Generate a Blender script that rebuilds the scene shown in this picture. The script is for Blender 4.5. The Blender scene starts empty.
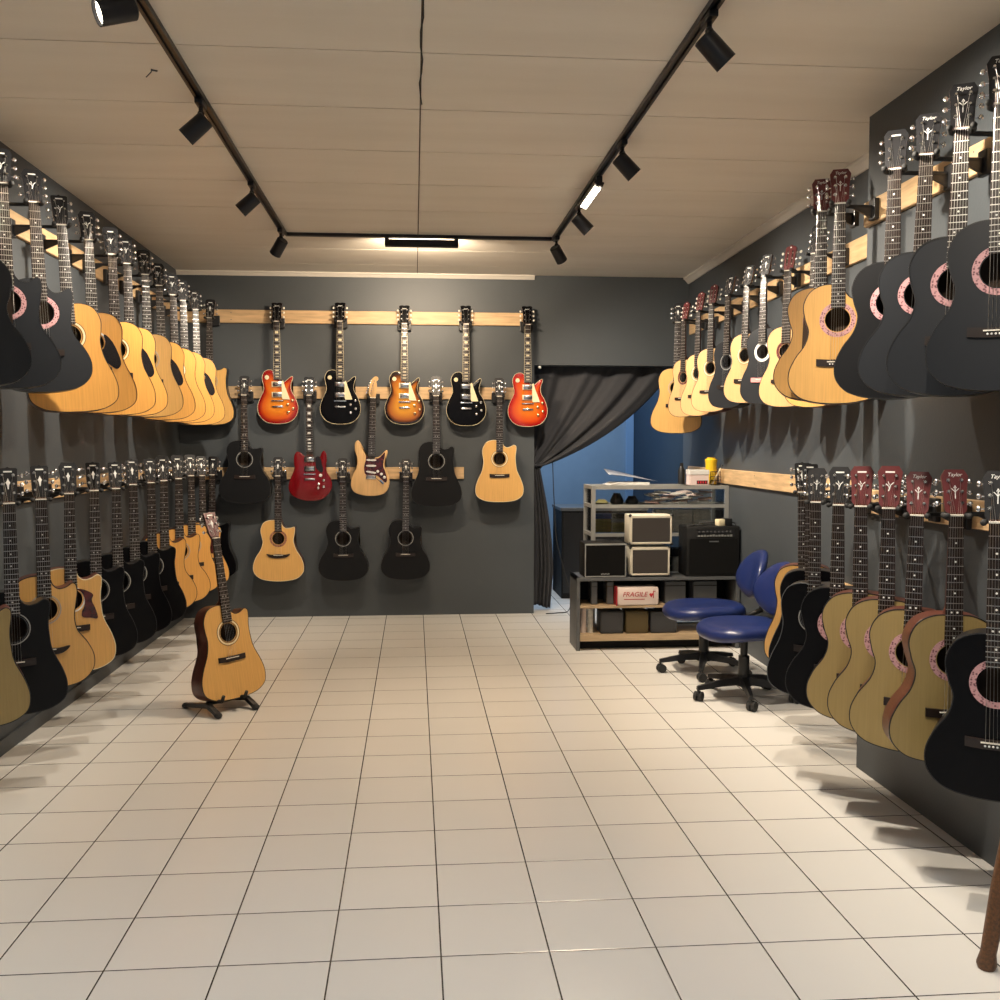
import bpy, bmesh, math, random
from mathutils import Vector, Matrix, Euler
random.seed(7)
R = math.radians
S = bpy.context.scene
COL = S.collection

# ------------------------------------------------------------------ camera, world, exposure
cd = bpy.data.cameras.new('camera'); cam = bpy.data.objects.new('camera', cd); COL.objects.link(cam)
cd.sensor_width = 36; cd.lens = 36 * 0.99956; cd.clip_start = 0.05; cd.clip_end = 100
cam.location = (0, 0, 1.4045)
cam.rotation_euler = (R(90) - 0.0557, -0.0005, -0.0855)
S.camera = cam
S.view_settings.view_transform = 'Standard'; S.view_settings.look = 'None'
S.view_settings.gamma = 1; S.view_settings.use_curve_mapping = False
S.view_settings.exposure = -0.1
w = bpy.data.worlds.new('world'); S.world = w; w.use_nodes = True
w.node_tree.nodes['Background'].inputs[0].default_value = (0.62, 0.72, 0.85, 1)
w.node_tree.nodes['Background'].inputs[1].default_value = 0.15
SPOT_W = 130.0        # watts of a track spot
TUBE_W = 34.0        # watts of a linear track lamp
DAY_W = 8.0         # daylight coming in through the open shop front behind the viewer
FILL_W = 4.2      # each unseen tube lamp added on the tracks to brighten the floor
BLUE_W = 40.0        # lamp of the back room
WARM = (1.0, 0.80, 0.58)
SPOTC = (1.0, 0.88, 0.72)

def light(name, kind, loc, power, color=(1, 1, 1), parent=None, **kw):
    l = bpy.data.lights.new(name, kind); l.energy = power; l.color = color
    for k, v in kw.items(): setattr(l, k, v)
    o = bpy.data.objects.new(name, l); COL.objects.link(o); o.location = loc
    if parent: o.parent = parent
    return o
dl = light('daylight', 'AREA', (0, -1.75, 1.5), DAY_W, (0.80, 0.90, 1.0), shape='RECTANGLE', size=3.4, size_y=2.4)
dl.rotation_euler = (R(90), 0, 0)      # shines towards +Y

# ------------------------------------------------------------------ helpers
def tag(o, label=None, cat=None, group=None, kind=None):
    if label: o['label'] = label
    if cat: o['category'] = cat
    if group: o['group'] = group
    if kind: o['kind'] = kind
    return o
def empty(name, loc=(0, 0, 0), rot=(0, 0, 0), label=None, cat=None, group=None):
    o = bpy.data.objects.new(name, None); COL.objects.link(o); o.location = loc; o.rotation_euler = rot
    o.empty_display_size = .05
    return tag(o, label, cat, group)
def finish(bm, name, mats, smooth=None):
    bmesh.ops.recalc_face_normals(bm, faces=bm.faces)
    me = bpy.data.meshes.new(name); bm.to_mesh(me); bm.free()
    for m in (mats if isinstance(mats, (list, tuple)) else [mats]): me.materials.append(m)
    if smooth is not None:
        me.polygons.foreach_set('use_smooth', [True] * len(me.polygons))
        me.set_sharp_from_angle(angle=R(smooth))
    return me
def inst(name, me, parent=None, loc=None, rot=None):
    o = bpy.data.objects.new(name, me); COL.objects.link(o)
    if parent: o.parent = parent
    if loc: o.location = loc
    if rot: o.rotation_euler = rot
    return o
def obj(name, bm, mats, parent=None, smooth=None, loc=None, rot=None):
    return inst(name, finish(bm, name, mats, smooth), parent, loc, rot)
def B(): return bmesh.new()
def setmi(bm, n0, mi):
    bm.faces.ensure_lookup_table()
    for f in bm.faces[n0:]: f.material_index = mi
def box(bm, c, s, mi=0, M=None, bev=0):
    n0 = len(bm.faces)
    T = Matrix.Translation(c) @ Matrix.Diagonal((s[0], s[1], s[2], 1))
    if M: T = M @ T
    r = bmesh.ops.create_cube(bm, size=1, matrix=T)
    if bev:
        es = list({e for v in r['verts'] for e in v.link_edges})
        bmesh.ops.bevel(bm, geom=es, offset=bev, segments=2, affect='EDGES', profile=.5)
    setmi(bm, n0, mi)
def ab(bm, a, b, mi=0, bev=0):
    box(bm, [(a[i] + b[i]) / 2 for i in range(3)], [abs(b[i] - a[i]) for i in range(3)], mi, None, bev)
def frame_of(d):
    d = Vector(d).normalized()
    u = Vector((0, 0, 1)) if abs(d.z) < .9 else Vector((0, 1, 0))
    a = d.cross(u).normalized(); return a, d.cross(a).normalized()
def tube(bm, pts, r, seg=8, mi=0, caps=True):
    n0 = len(bm.faces); pts = [Vector(p) for p in pts]
    rs = r if isinstance(r, (list, tuple)) else [r] * len(pts)
    rings = []; a = None
    for i, p in enumerate(pts):
        d = (pts[min(i + 1, len(pts) - 1)] - pts[max(i - 1, 0)]).normalized()
        if a is None: a, b = frame_of(d)
        else:
            a = (a - d * a.dot(d)).normalized(); b = d.cross(a).normalized()
        rings.append([bm.verts.new(p + (a * math.cos(t) + b * math.sin(t)) * rs[i]) for t in [2 * math.pi * k / seg for k in range(seg)]])
    for x, y in zip(rings, rings[1:]):
        for k in range(seg): bm.faces.new((x[k], x[(k + 1) % seg], y[(k + 1) % seg], y[k]))
    if caps: bm.faces.new(rings[0][::-1]); bm.faces.new(rings[-1])
    setmi(bm, n0, mi)
def loft(bm, rings, closed=True, cap=True, mi=0):
    n0 = len(bm.faces)
    V = [[bm.verts.new(p) for p in r] for r in rings]
    n = len(V[0])
    for x, y in zip(V, V[1:]):
        for k in range(n if closed else n - 1): bm.faces.new((x[k], x[(k + 1) % n], y[(k + 1) % n], y[k]))
    if cap and closed: bm.faces.new(V[0][::-1]); bm.faces.new(V[-1])
    setmi(bm, n0, mi)
    return V
def ball(bm, c, s, mi=0, seg=12):
    n0 = len(bm.faces)
    bmesh.ops.create_uvsphere(bm, u_segments=seg, v_segments=max(6, seg // 2), radius=1, matrix=Matrix.Translation(c) @ Matrix.Diagonal((s[0], s[1], s[2], 1)))
    setmi(bm, n0, mi)
def spline(P, n=6, closed=True):
    out = []; N = len(P)
    for i in range(N if closed else N - 1):
        if closed: p0, p1, p2, p3 = P[i - 1], P[i], P[(i + 1) % N], P[(i + 2) % N]
        else: p0, p1, p2, p3 = P[max(i - 1, 0)], P[i], P[i + 1], P[min(i + 2, N - 1)]
        for k in range(n):
            t = k / n
            out.append(tuple(.5 * (2 * b + (c - a) * t + (2 * a - 5 * b + 4 * c - d) * t * t + (3 * b - a - 3 * c + d) * t ** 3) for a, b, c, d in zip(p0, p1, p2, p3)))
    if not closed: out.append(tuple(P[-1]))
    return out
def plate(bm, outer, holes, y0, y1, mi=0, side_mi=None, back=True, front=True):
    """a sheet in the XZ plane from y0 (front) to y1 (back) with holes cut through"""
    n0 = len(bm.faces)
    def ring(pts, y):
        vs = [bm.verts.new((x, y, z)) for x, z in pts]
        return vs, [bm.edges.new((vs[i], vs[(i + 1) % len(vs)])) for i in range(len(vs))]
    L = [outer] + list(holes)
    rf = [ring(p, y0) for p in L]; rb = [ring(p, y1) for p in L]
    for on, rr in ((front, rf), (back, rb)):
        if on: bmesh.ops.triangle_fill(bm, use_beauty=True, edges=[e for v, es in rr for e in es])
    setmi(bm, n0, mi); n1 = len(bm.faces)
    for (a, _), (b, _) in zip(rf, rb):
        for i in range(len(a)): bm.faces.new((a[i], a[(i + 1) % len(a)], b[(i + 1) % len(a)], b[i]))
    setmi(bm, n1, mi if side_mi is None else side_mi)
def circ(cx, cz, r, n=28): return [(cx + r * math.cos(2 * math.pi * k / n), cz + r * math.sin(2 * math.pi * k / n)) for k in range(n)]
def inset(P, d):
    out = []; n = len(P); A = sum(P[i][0] * P[(i + 1) % n][1] - P[(i + 1) % n][0] * P[i][1] for i in range(n)); s = 1 if A > 0 else -1
    for i in range(n):
        a, b = P[i - 1], P[(i + 1) % n]; tx, tz = b[0] - a[0], b[1] - a[1]; L = math.hypot(tx, tz) or 1
        out.append((P[i][0] - s * tz / L * d, P[i][1] + s * tx / L * d))
    return out

# ------------------------------------------------------------------ materials
MATS = {}
def mat(name, col, rough=.5, metal=0, coat=0, bump=0, bscale=60, var=0, vscale=8, stretch=None, emit=None, estr=0, spec=None, col2=None, trans=0, alpha=None):
    if name in MATS: return MATS[name]
    m = bpy.data.materials.new(name); m.use_nodes = True; nt = m.node_tree; bs = nt.nodes['Principled BSDF']
    bs.inputs['Base Color'].default_value = (*col, 1); bs.inputs['Roughness'].default_value = rough; bs.inputs['Metallic'].default_value = metal
    if coat: bs.inputs['Coat Weight'].default_value = coat; bs.inputs['Coat Roughness'].default_value = .08
    if spec is not None: bs.inputs['Specular IOR Level'].default_value = spec
    if trans: bs.inputs['Transmission Weight'].default_value = trans
    if emit: bs.inputs['Emission Color'].default_value = (*emit, 1); bs.inputs['Emission Strength'].default_value = estr
    if bump or var:
        tc = nt.nodes.new('ShaderNodeTexCoord'); mp = nt.nodes.new('ShaderNodeMapping'); nt.links.new(tc.outputs['Object'], mp.inputs[0])
        if stretch: mp.inputs['Scale'].default_value = stretch
    if var:
        n = nt.nodes.new('ShaderNodeTexNoise'); n.inputs['Scale'].default_value = vscale; n.inputs['Detail'].default_value = 5
        nt.links.new(mp.outputs[0], n.inputs['Vector'])
        cr = nt.nodes.new('ShaderNodeValToRGB'); nt.links.new(n.outputs['Fac'], cr.inputs[0])
        c2 = col2 or tuple(c * (1 - var) for c in col)
        cr.color_ramp.elements[0].position = .3; cr.color_ramp.elements[1].position = .7
        cr.color_ramp.elements[0].color = (*c2, 1); cr.color_ramp.elements[1].color = (*col, 1)
        nt.links.new(cr.outputs[0], bs.inputs['Base Color'])
    if bump:
        n = nt.nodes.new('ShaderNodeTexNoise'); n.inputs['Scale'].default_value = bscale; nt.links.new(mp.outputs[0], n.inputs['Vector'])
        b = nt.nodes.new('ShaderNodeBump'); b.inputs['Strength'].default_value = bump; b.inputs['Distance'].default_value = .003
        nt.links.new(n.outputs['Fac'], b.inputs['Height']); nt.links.new(b.outputs[0], bs.inputs['Normal'])
    MATS[name] = m; return m
GR = (60, 8, 2.2)
M_wall = mat('dark_grey_paint', (.060, .069, .077), .5, bump=.15, bscale=90, var=.10, vscale=2.5)
M_bluewall = mat('light_blue_paint', (.24, .33, .43), .6, var=.06)
M_navy = mat('navy_wall', (.012, .028, .052), .6, var=.1)  # even dark blue over the back room's right wall
M_trim = mat('cream_trim_paint', (.62, .58, .52), .5, var=.06)
M_rail = mat('pine_rail_wood', (.70, .47, .25), .5, var=.35, vscale=3.5, stretch=(1.5, 1.5, 14), bump=.1)
M_black = mat('black_plastic', (.012, .012, .013), .4)
M_rubber = mat('black_rubber', (.02, .02, .02), .75)
M_track = mat('black_enamel', (.010, .010, .013), .35, spec=.35)
M_glow = mat('lamp_glow', (1, 1, 1), .5, emit=(1.0, .86, .66), estr=16)
M_chrome = mat('chrome', (.75, .75, .76), .18, 1)
M_brass = mat('gold_plated_metal', (.8, .6, .3), .25, 1)
M_steel = mat('string_steel', (.62, .60, .56), .3, 1)
M_bone = mat('bone', (.82, .78, .68), .4)
M_rose = mat('rosewood', (.022, .013, .010), .38, var=.3, vscale=20, stretch=(10, 10, 2))
M_fret = mat('fret_wire', (.68, .66, .62), .28, 1)
M_pearl = mat('pearl_inlay', (.85, .85, .82), .25)
M_mahog = mat('mahogany', (.12, .032, .017), .38, coat=.1, var=.35, vscale=8, stretch=GR)
M_neck = mat('dark_neck_wood', (.085, .035, .02), .38, var=.3, vscale=10, stretch=GR)
M_spruce = mat('natural_spruce_top', (.74, .42, .13), .32, coat=.25, var=.16, vscale=2.5, stretch=GR)
M_spruce2 = mat('honey_spruce_top', (.78, .39, .095), .30, coat=.3, var=.16, vscale=2.5, stretch=GR)
M_pale = mat('pale_spruce_top', (.66, .40, .18), .38, coat=.15, var=.14, vscale=2.5, stretch=GR)
M_olive = mat('matt_natural_top', (.37, .265, .10), .42, var=.14, vscale=2.5, stretch=GR)
M_ash = mat('natural_ash', (.70, .44, .20), .3, coat=.2, var=.18, vscale=2.5, stretch=(20, 6, 2))
M_satin = mat('satin_black_lacquer', (.009, .0095, .011), .45, spec=.16)
M_slate = mat('slate_black_lacquer', (.017, .019, .023), .42, spec=.3)
M_gloss = mat('gloss_black_lacquer', (.004, .004, .005), .22, spec=.13)
M_dkside = mat('black_body_side', (.012, .010, .010), .3)
M_inside = mat('bare_wood_inside', (.05, .03, .018), .8)
M_red = mat('cherry_red_lacquer', (.15, .003, .006), .18, coat=.3)
M_redhead = mat('reddish_headstock_veneer', (.12, .022, .024), .35, coat=.1)
M_greyhead = mat('dark_headstock_veneer', (.016, .016, .018), .42, spec=.3)
M_cream = mat('cream_plastic', (.80, .70, .46), .35)
M_white = mat('white_plastic', (.8, .8, .78), .35)
M_tort = mat('tortoiseshell_plastic', (.10, .012, .012), .2, coat=.4, var=.8, vscale=25)
M_pgblack = mat('black_pickguard_plastic', (.012, .010, .012), .22)
M_cloth = mat('charcoal_curtain_cloth', (.045, .045, .050), .9, bump=.3, bscale=300)
M_vinyl = mat('blue_vinyl', (.010, .022, .105), .32, bump=.1, bscale=200)
M_alu = mat('aluminium', (.38, .38, .36), .42, .4)
M_greymetal = mat('grey_painted_metal', (.12, .125, .13), .45, .3)
M_plywood = mat('pale_shelf_board', (.55, .40, .24), .5, var=.25, vscale=4, stretch=(2, 14, 14))
M_grille = mat('speaker_grille_cloth', (.045, .038, .034), .9, bump=.6, bscale=700)
M_grilleblack = mat('black_grille_cloth', (.006, .006, .006), .9, spec=.15, bump=.6, bscale=700)
M_tolex = mat('black_tolex', (.008, .008, .008), .6, spec=.25, bump=.4, bscale=350)
M_creamtolex = mat('cream_tolex', (.62, .57, .46), .55, bump=.3, bscale=350)
M_greybox = mat('grey_amplifier_covering', (.042, .042, .044), .6, bump=.3, bscale=300)
M_brownbox = mat('brown_amplifier_covering', (.085, .058, .018), .6, bump=.3, bscale=300)
M_paper = mat('paper', (.72, .70, .66), .7, var=.12, vscale=20)
M_packgrey = mat('string_pack_card', (.78, .75, .68), .6, var=.35, vscale=40)
M_packred = mat('reddish_packet_card', (.62, .40, .34), .6, var=.4, vscale=40)
M_packolive = mat('olive_packet_card', (.28, .24, .08), .6, var=.35, vscale=30)
M_packblue = mat('blue_packet_card', (.05, .10, .24), .6, var=.4, vscale=30)
M_parcel = mat('parcel_wrap', (.72, .60, .54), .35)
M_redink = mat('red_print', (.45, .02, .03), .5)
M_yellow = mat('yellow_bottle', (.85, .55, .02), .35)
M_stool = mat('speckled_brown_wood', (.16, .065, .02), .5, var=.65, vscale=120, bump=.3, bscale=150)
M_pinkcard = mat('pale_pink_card', (.70, .56, .52), .6)
M_pink = mat('pink_bridge_lacquer', (.75, .28, .27), .4)

def glassmat():
    m = bpy.data.materials.new('showcase_glass'); m.use_nodes = True; nt = m.node_tree; nt.nodes.clear()
    o = nt.nodes.new('ShaderNodeOutputMaterial'); mx = nt.nodes.new('ShaderNodeMixShader'); t = nt.nodes.new('ShaderNodeBsdfTransparent'); g = nt.nodes.new('ShaderNodeBsdfGlossy')
    g.inputs['Roughness'].default_value = .03; fr = nt.nodes.new('ShaderNodeFresnel'); fr.inputs[0].default_value = 1.45; t.inputs[0].default_value = (.975, .985, .98, 1)
    nt.links.new(fr.outputs[0], mx.inputs[0]); nt.links.new(t.outputs[0], mx.inputs[1]); nt.links.new(g.outputs[0], mx.inputs[2]); nt.links.new(mx.outputs[0], o.inputs[0])
    return m
M_glass = glassmat()

def rosettemat(name, c1, c2, n=36, cz=0):
    m = bpy.data.materials.new(name); m.use_nodes = True; nt = m.node_tree; bs = nt.nodes['Principled BSDF']; bs.inputs['Roughness'].default_value = .35
    tc = nt.nodes.new('ShaderNodeTexCoord'); ck = nt.nodes.new('ShaderNodeTexVoronoi'); ck.inputs['Scale'].default_value = 130
    nt.links.new(tc.outputs['Object'], ck.inputs['Vector'])
    cr = nt.nodes.new('ShaderNodeValToRGB'); cr.color_ramp.elements[0].position = .25; cr.color_ramp.elements[1].position = .5
    cr.color_ramp.elements[0].color = (*c1, 1); cr.color_ramp.elements[1].color = (*c2, 1)
    nt.links.new(ck.outputs['Distance'], cr.inputs[0]); nt.links.new(cr.outputs[0], bs.inputs['Base Color'])
    return m
M_rospink = rosettemat('pink_mosaic_rosette', (.14, .05, .065), (.56, .31, .32))
M_rosbrown = rosettemat('brown_mosaic_rosette', (.08, .02, .015), (.35, .16, .10))

def burst(name, inner, mid, outer, hw=.165, cz=-.62, rz=.23):
    """sunburst paint: a pattern of the lacquer itself, from a yellow middle to a dark rim"""
    m = bpy.data.materials.new(name); m.use_nodes = True; nt = m.node_tree; bs = nt.nodes['Principled BSDF']
    bs.inputs['Roughness'].default_value = .16; bs.inputs['Coat Weight'].default_value = .6
    at = nt.nodes.new('ShaderNodeAttribute'); at.attribute_name = 'rim'
    cr = nt.nodes.new('ShaderNodeValToRGB'); e = cr.color_ramp.elements
    e[0].position = .10; e[0].color = (*outer, 1); e[1].position = 1; e[1].color = (*inner, 1)
    k = e.new(.36); k.color = (*mid, 1)
    nt.links.new(at.outputs['Fac'], cr.inputs[0]); nt.links.new(cr.outputs[0], bs.inputs['Base Color'])
    return m
M_cherryburst = burst('cherry_sunburst', (.62, .19, .014), (.52, .075, .008), (.24, .006, .006))
M_fireburst = burst('orange_red_sunburst', (.66, .15, .010), (.58, .055, .007), (.34, .007, .006))
M_tobacco = burst('tobacco_sunburst', (.58, .25, .014), (.34, .095, .008), (.010, .003, .003))

def tilefloor():
    m = bpy.data.materials.new('cream_ceramic_tiles'); m.use_nodes = True; nt = m.node_tree; bs = nt.nodes['Principled BSDF']; L = nt.links
    tc = nt.nodes.new('ShaderNodeTexCoord'); mp = nt.nodes.new('ShaderNodeMapping'); L.new(tc.outputs['Object'], mp.inputs[0])
    mp.inputs['Location'].default_value = (-.0676, -2.675, .15)
    sc = nt.nodes.new('ShaderNodeVectorMath'); sc.operation = 'SCALE'; sc.inputs['Scale'].default_value = 1 / .3; L.new(mp.outputs[0], sc.inputs[0])
    sx = nt.nodes.new('ShaderNodeSeparateXYZ'); L.new(sc.outputs[0], sx.inputs[0])
    def mth(op, a, b=None):
        n = nt.nodes.new('ShaderNodeMath'); n.operation = op
        for i, v in enumerate((a, b)):
            if v is None: continue
            if isinstance(v, (int, float)): n.inputs[i].default_value = v
            else: L.new(v, n.inputs[i])
        return n.outputs[0]
    ds = []
    for ax in ('X', 'Y'):
        f = mth('FRACT', mth('ADD', sx.outputs[ax], 100)); ds.append(mth('MINIMUM', f, mth('SUBTRACT', 1, f)))
    d = mth('MINIMUM', ds[0], ds[1])
    g = mth('LESS_THAN', d, .0075)
    fl = nt.nodes.new('ShaderNodeVectorMath'); fl.operation = 'FLOOR'; L.new(sc.outputs[0], fl.inputs[0])
    wn = nt.nodes.new('ShaderNodeTexWhiteNoise'); L.new(fl.outputs[0], wn.inputs['Vector'])
    ns = nt.nodes.new('ShaderNodeTexNoise'); ns.inputs['Scale'].default_value = 1.5; ns.inputs['Detail'].default_value = 2; L.new(tc.outputs['Object'], ns.inputs['Vector'])
    v = mth('ADD', mth('MULTIPLY', wn.outputs['Value'], .5), mth('MULTIPLY', ns.outputs['Fac'], .8))
    cr = nt.nodes.new('ShaderNodeValToRGB'); L.new(v, cr.inputs[0])
    cr.color_ramp.elements[0].color = (.70, .68, .64, 1); cr.color_ramp.elements[1].color = (.76, .74, .70, 1)
    mx = nt.nodes.new('ShaderNodeMix'); mx.data_type = 'RGBA'; L.new(g, mx.inputs['Factor']); L.new(cr.outputs[0], mx.inputs[6]); mx.inputs[7].default_value = (.04, .036, .032, 1)
    L.new(mx.outputs[2], bs.inputs['Base Color'])
    bs.inputs['Roughness'].default_value = .27
    bp = nt.nodes.new('ShaderNodeBump'); bp.inputs['Strength'].default_value = .5; bp.inputs['Distance'].default_value = .002
    L.new(mth('MULTIPLY', mth('MINIMUM', d, .02), 50), bp.inputs['Height']); L.new(bp.outputs[0], bs.inputs['Normal'])
    return m
def ceilmat():
    m = bpy.data.materials.new('beige_ceiling_board'); m.use_nodes = True; nt = m.node_tree; bs = nt.nodes['Principled BSDF']; L = nt.links
    tc = nt.nodes.new('ShaderNodeTexCoord'); mp = nt.nodes.new('ShaderNodeMapping'); mp.inputs['Scale'].default_value = (.5, 3, 1); L.new(tc.outputs['Object'], mp.inputs[0])
    n = nt.nodes.new('ShaderNodeTexNoise'); n.inputs['Scale'].default_value = 1.8; n.inputs['Detail'].default_value = 5; L.new(mp.outputs[0], n.inputs['Vector'])
    cr = nt.nodes.new('ShaderNodeValToRGB'); L.new(n.outputs['Fac'], cr.inputs[0])
    cr.color_ramp.elements[0].position = .3; cr.color_ramp.elements[1].position = .75
    cr.color_ramp.elements[0].color = (.70, .645, .56, 1); cr.color_ramp.elements[1].color = (.77, .72, .635, 1)
    L.new(cr.outputs[0], bs.inputs['Base Color']); bs.inputs['Roughness'].default_value = .45
    return m
M_tile = tilefloor(); M_ceil = ceilmat(); M_seam = mat('dark_ceiling_joint', (.16, .12, .09), .8)

# ------------------------------------------------------------------ the room
H = 2.78; YB = 8.2; Y0 = -1.8; XL = -1.87; XN = 1.915; YC = 4.14
def FX(y): return 2.17 + (y - YC) * (2.275 - 2.17) / (YB - YC)      # far part of the right wall runs slightly outwards
def struct(name, bm, m, smooth=None): return tag(obj(name, bm, m, smooth=smooth), kind='structure')
def poly_slab(bm, pts, z0, z1):
    vs0 = [bm.verts.new((x, y, z0)) for x, y in pts]; vs1 = [bm.verts.new((x, y, z1)) for x, y in pts]
    bm.faces.new(vs0[::-1]); bm.faces.new(vs1)
    for i in range(len(pts)): j = (i + 1) % len(pts); bm.faces.new((vs0[i], vs0[j], vs1[j], vs1[i]))
bm = B(); ab(bm, (-2.1, Y0, -.1), (2.6, 10.6, 0)); struct('floor', bm, M_tile)
bm = B()
# ceiling boards, 60 cm wide, with open joints between them
ys = [Y0] + [3.61 + .6 * k for k in range(-8, 8) if Y0 + .1 < 3.61 + .6 * k < YB] + [YB]
for a, b in zip(ys, ys[1:]):
    for x0, x1 in ((-2.1, .028), (.034, 2.5)): ab(bm, (x0, a + .0035, H), (x1, b - .0035, H + .02))
struct('ceiling', bm, M_ceil)
bm = B(); ab(bm, (-2.1, Y0, H + .021), (2.6, 10.6, H + .12)); tag(obj('trim_1', bm, M_seam), kind='structure')
bm = B(); ab(bm, (XL - .15, Y0, 0), (XL, YB + .15, H)); struct('wall_left', bm, M_wall)
bm = B(); ab(bm, (XL, YB, 0), (.985, YB + .15, H)); ab(bm, (.985, YB, 2.055), (2.3, YB + .15, H)); struct('wall_back', bm, M_wall)
bm = B(); poly_slab(bm, [(FX(YC), YC), (2.5, YC), (2.5, YB + .15), (FX(YB + .15), YB + .15)], 0, H); struct('wall_right', bm, M_wall)
bm = B(); ab(bm, (XN, Y0, 0), (2.5, YC, H)); struct('wall_right_front', bm, M_wall)
# the back room seen through the doorway
bm = B(); ab(bm, (-.2, 10.3, 0), (2.6, 10.45, H)); struct('wall_backroom_rear', bm, M_bluewall)
bm = B(); ab(bm, (2.28, YB + .15, 0), (2.45, 10.3, H)); struct('wall_backroom_right', bm, M_navy)
bm = B(); ab(bm, (-.35, YB + .15, 0), (-.2, 10.45, H)); struct('wall_backroom_left', bm, M_bluewall)
bm = B(); ab(bm, (-.2, YB + .15, 2.6), (2.28, 10.3, 2.65)); struct('ceiling_backroom', bm, M_ceil)
# cornices, baseboard, side pieces of the front opening
def molding(bm, p0, p1, up, n, prof):
    p0 = Vector(p0); p1 = Vector(p1)
    loft(bm, [[p + Vector(n) * a + Vector((0, 0, b)) for a, b in prof] for p in (p0, p1)])
prof = [(0, 0), (.05, 0), (.05, -.012), (.035, -.022), (.022, -.038), (.012, -.05), (0, -.05)]
bm = B(); molding(bm, (XL, YB, H), (.985, YB, H), 1, (0, -1, 0), [(a * .6, b * .7) for a, b in prof]); tag(obj('trim_2', bm, M_trim), kind='structure')
bm = B(); molding(bm, (FX(YC), YC, H), (FX(YB), YB, H), 1, (-1, 0, 0), prof); tag(obj('trim_3', bm, M_trim), kind='structure')
bm = B(); ab(bm, (XL, Y0, 0), (XL + .012, YB, .07)); tag(obj('baseboard_left', bm, M_wall), kind='structure')
# dark head rail under the lintel carrying the curtain
bm = B(); tube(bm, [(.995, 8.352 + .005, 2.10), (2.27, 8.357, 2.10)], .005, 10)

rod = obj('curtain_rod', bm, M_black, smooth=40); tag(rod, 'black curtain rod under the lintel of the rear doorway', 'curtain rod')
bm = B(); ball(bm, (1.03, 8.19, 2.035), (.013, .013, .013)); tube(bm, [(1.03, 8.2, 2.035), (1.03, 8.25, 2.04)], .004)
tag(obj('hook_knob', bm, M_white, smooth=40), 'small pale knob at the upper left corner of the rear doorway', 'knob')

# curtain: swept to the left and gathered by a tieback
def curtain():
    bm = B(); nu, nv = 90, 40
    T = Vector((1.025, 8.38, 1.235)); rows = []
    def bez(a, b, c, t): return a * (1 - t) ** 2 + b * 2 * t * (1 - t) + c * t * t
    for j in range(nv + 1):
        t = j / nv; row = []
        for i in range(nu + 1):
            u = i / nu
            top = Vector((.955 + 1.30 * u, 8.38, 2.12))
            tie = T + Vector(((u - .5) * .11, 0, (.5 - u) * .03))
            ctl = (top + tie) / 2 + Vector((.20 * u * u, 0, -.17 * u * u))
            p = bez(top, ctl, tie, t)
            amp = (.020 + .016 * u) * (1 - t) ** .5 + .004
            fold = math.sin(u * 26 + .9 * math.sin(u * 7)) + .3 * math.sin(u * 55 + 1)
            row.append(p + Vector((0, fold * amp + .03 * math.sin(t * 3.14) * u, 0)))
        rows.append(row)
    for j in range(1, nv + 1):
        t = j / nv; row = []
        wd = .05 + .115 * math.sin(min(1, t * 1.35) * 1.57) - .05 * max(0, t - .75) * 4 * .5
        for i in range(nu + 1):
            u = i / nu
            fold = math.sin(u * 34 + .9 * math.sin(u * 9) + t) + .3 * math.sin(u * 71 + 1)
            row.append(Vector((.965 + (wd + .04) * u, 8.38 + fold * (.012 + .018 * t), 1.225 - (1.225 - .03 - .015 * math.sin(u * 5)) * t)))
        rows.append(row)
    loft(bm, rows, closed=False, cap=False)
    o = obj('curtain', bm, M_cloth, smooth=80)
    md = o.modifiers.new('thick', 'SOLIDIFY'); md.thickness = .004
    tag(o, 'charcoal cloth curtain swept aside and tied at the left of the rear doorway', 'curtain')
    bm = B(); pts = [(1.025 + .062 * math.cos(a), 8.38 + .04 * math.sin(a), 1.235 + .006 * math.sin(a)) for a in [2 * math.pi * k / 20 for k in range(21)]]
    tube(bm, pts, .011, 8); obj('tieback', bm, M_cloth, o, 60)
curtain()

# ------------------------------------------------------------------ wooden rails
def rail(p0, p1, z0, z1, n, label, th=.02):
    p0 = Vector((*p0, 0)); p1 = Vector((*p1, 0)); n = Vector((*n, 0)); bm = B()
    prof = [(0, z0), (th - .003, z0), (th, z0 + .003), (th, z1 - .003), (th - .003, z1), (0, z1)]
    loft(bm, [[p + n * (a + .0005) + Vector((0, 0, b)) for a, b in prof] for p in (p0, p1)])
    L = (p1 - p0).length; d = (p1 - p0) / L
    n0 = len(bm.faces)
    k = .4
    while k < L:
        for zz in (z0 + .025, z1 - .025):
            c = p0 + d * k + n * (th + .0005) + Vector((0, 0, zz)); tube(bm, [c, c + n * .0012], .004, 8, 1)
        k += .9
    tag(obj('wooden_rail', bm, [M_rail, M_greymetal]), label, 'rail', 'pine rails that carry the guitars')
rail((XL, Y0 + .2), (XL, YB - .001), 2.38, 2.487, (1, 0), 'pine board along the top of the left wall, holding the upper row')
rail((XL, Y0 + .2), (XL, YB - .001), 1.125, 1.228, (1, 0), 'pine board along the left wall at waist height, holding the lower row')
rail((XL + .022, YB), (.957, YB), 2.37, 2.474, (0, -1), 'topmost pine board on the rear wall, above the sunburst electrics')
rail((-1.5, YB), (.93, YB), 1.77, 1.868, (0, -1), 'middle pine board on the rear wall, behind the red electric guitar')
rail((-1.7, YB), (.405, YB), 1.12, 1.218, (0, -1), 'lowest and shortest pine board on the rear wall')
fn = (-1, 0)
rail((FX(YC), YC + .002), (FX(8.1), 8.1), 2.30, 2.412, fn, 'upper pine board on the recessed far part of the right wall')
rail((FX(YC), YC + .002), (FX(8.1), 8.1), 1.122, 1.226, fn, 'lower pine board on the far right wall, passing behind the yellow bottle')
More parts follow.
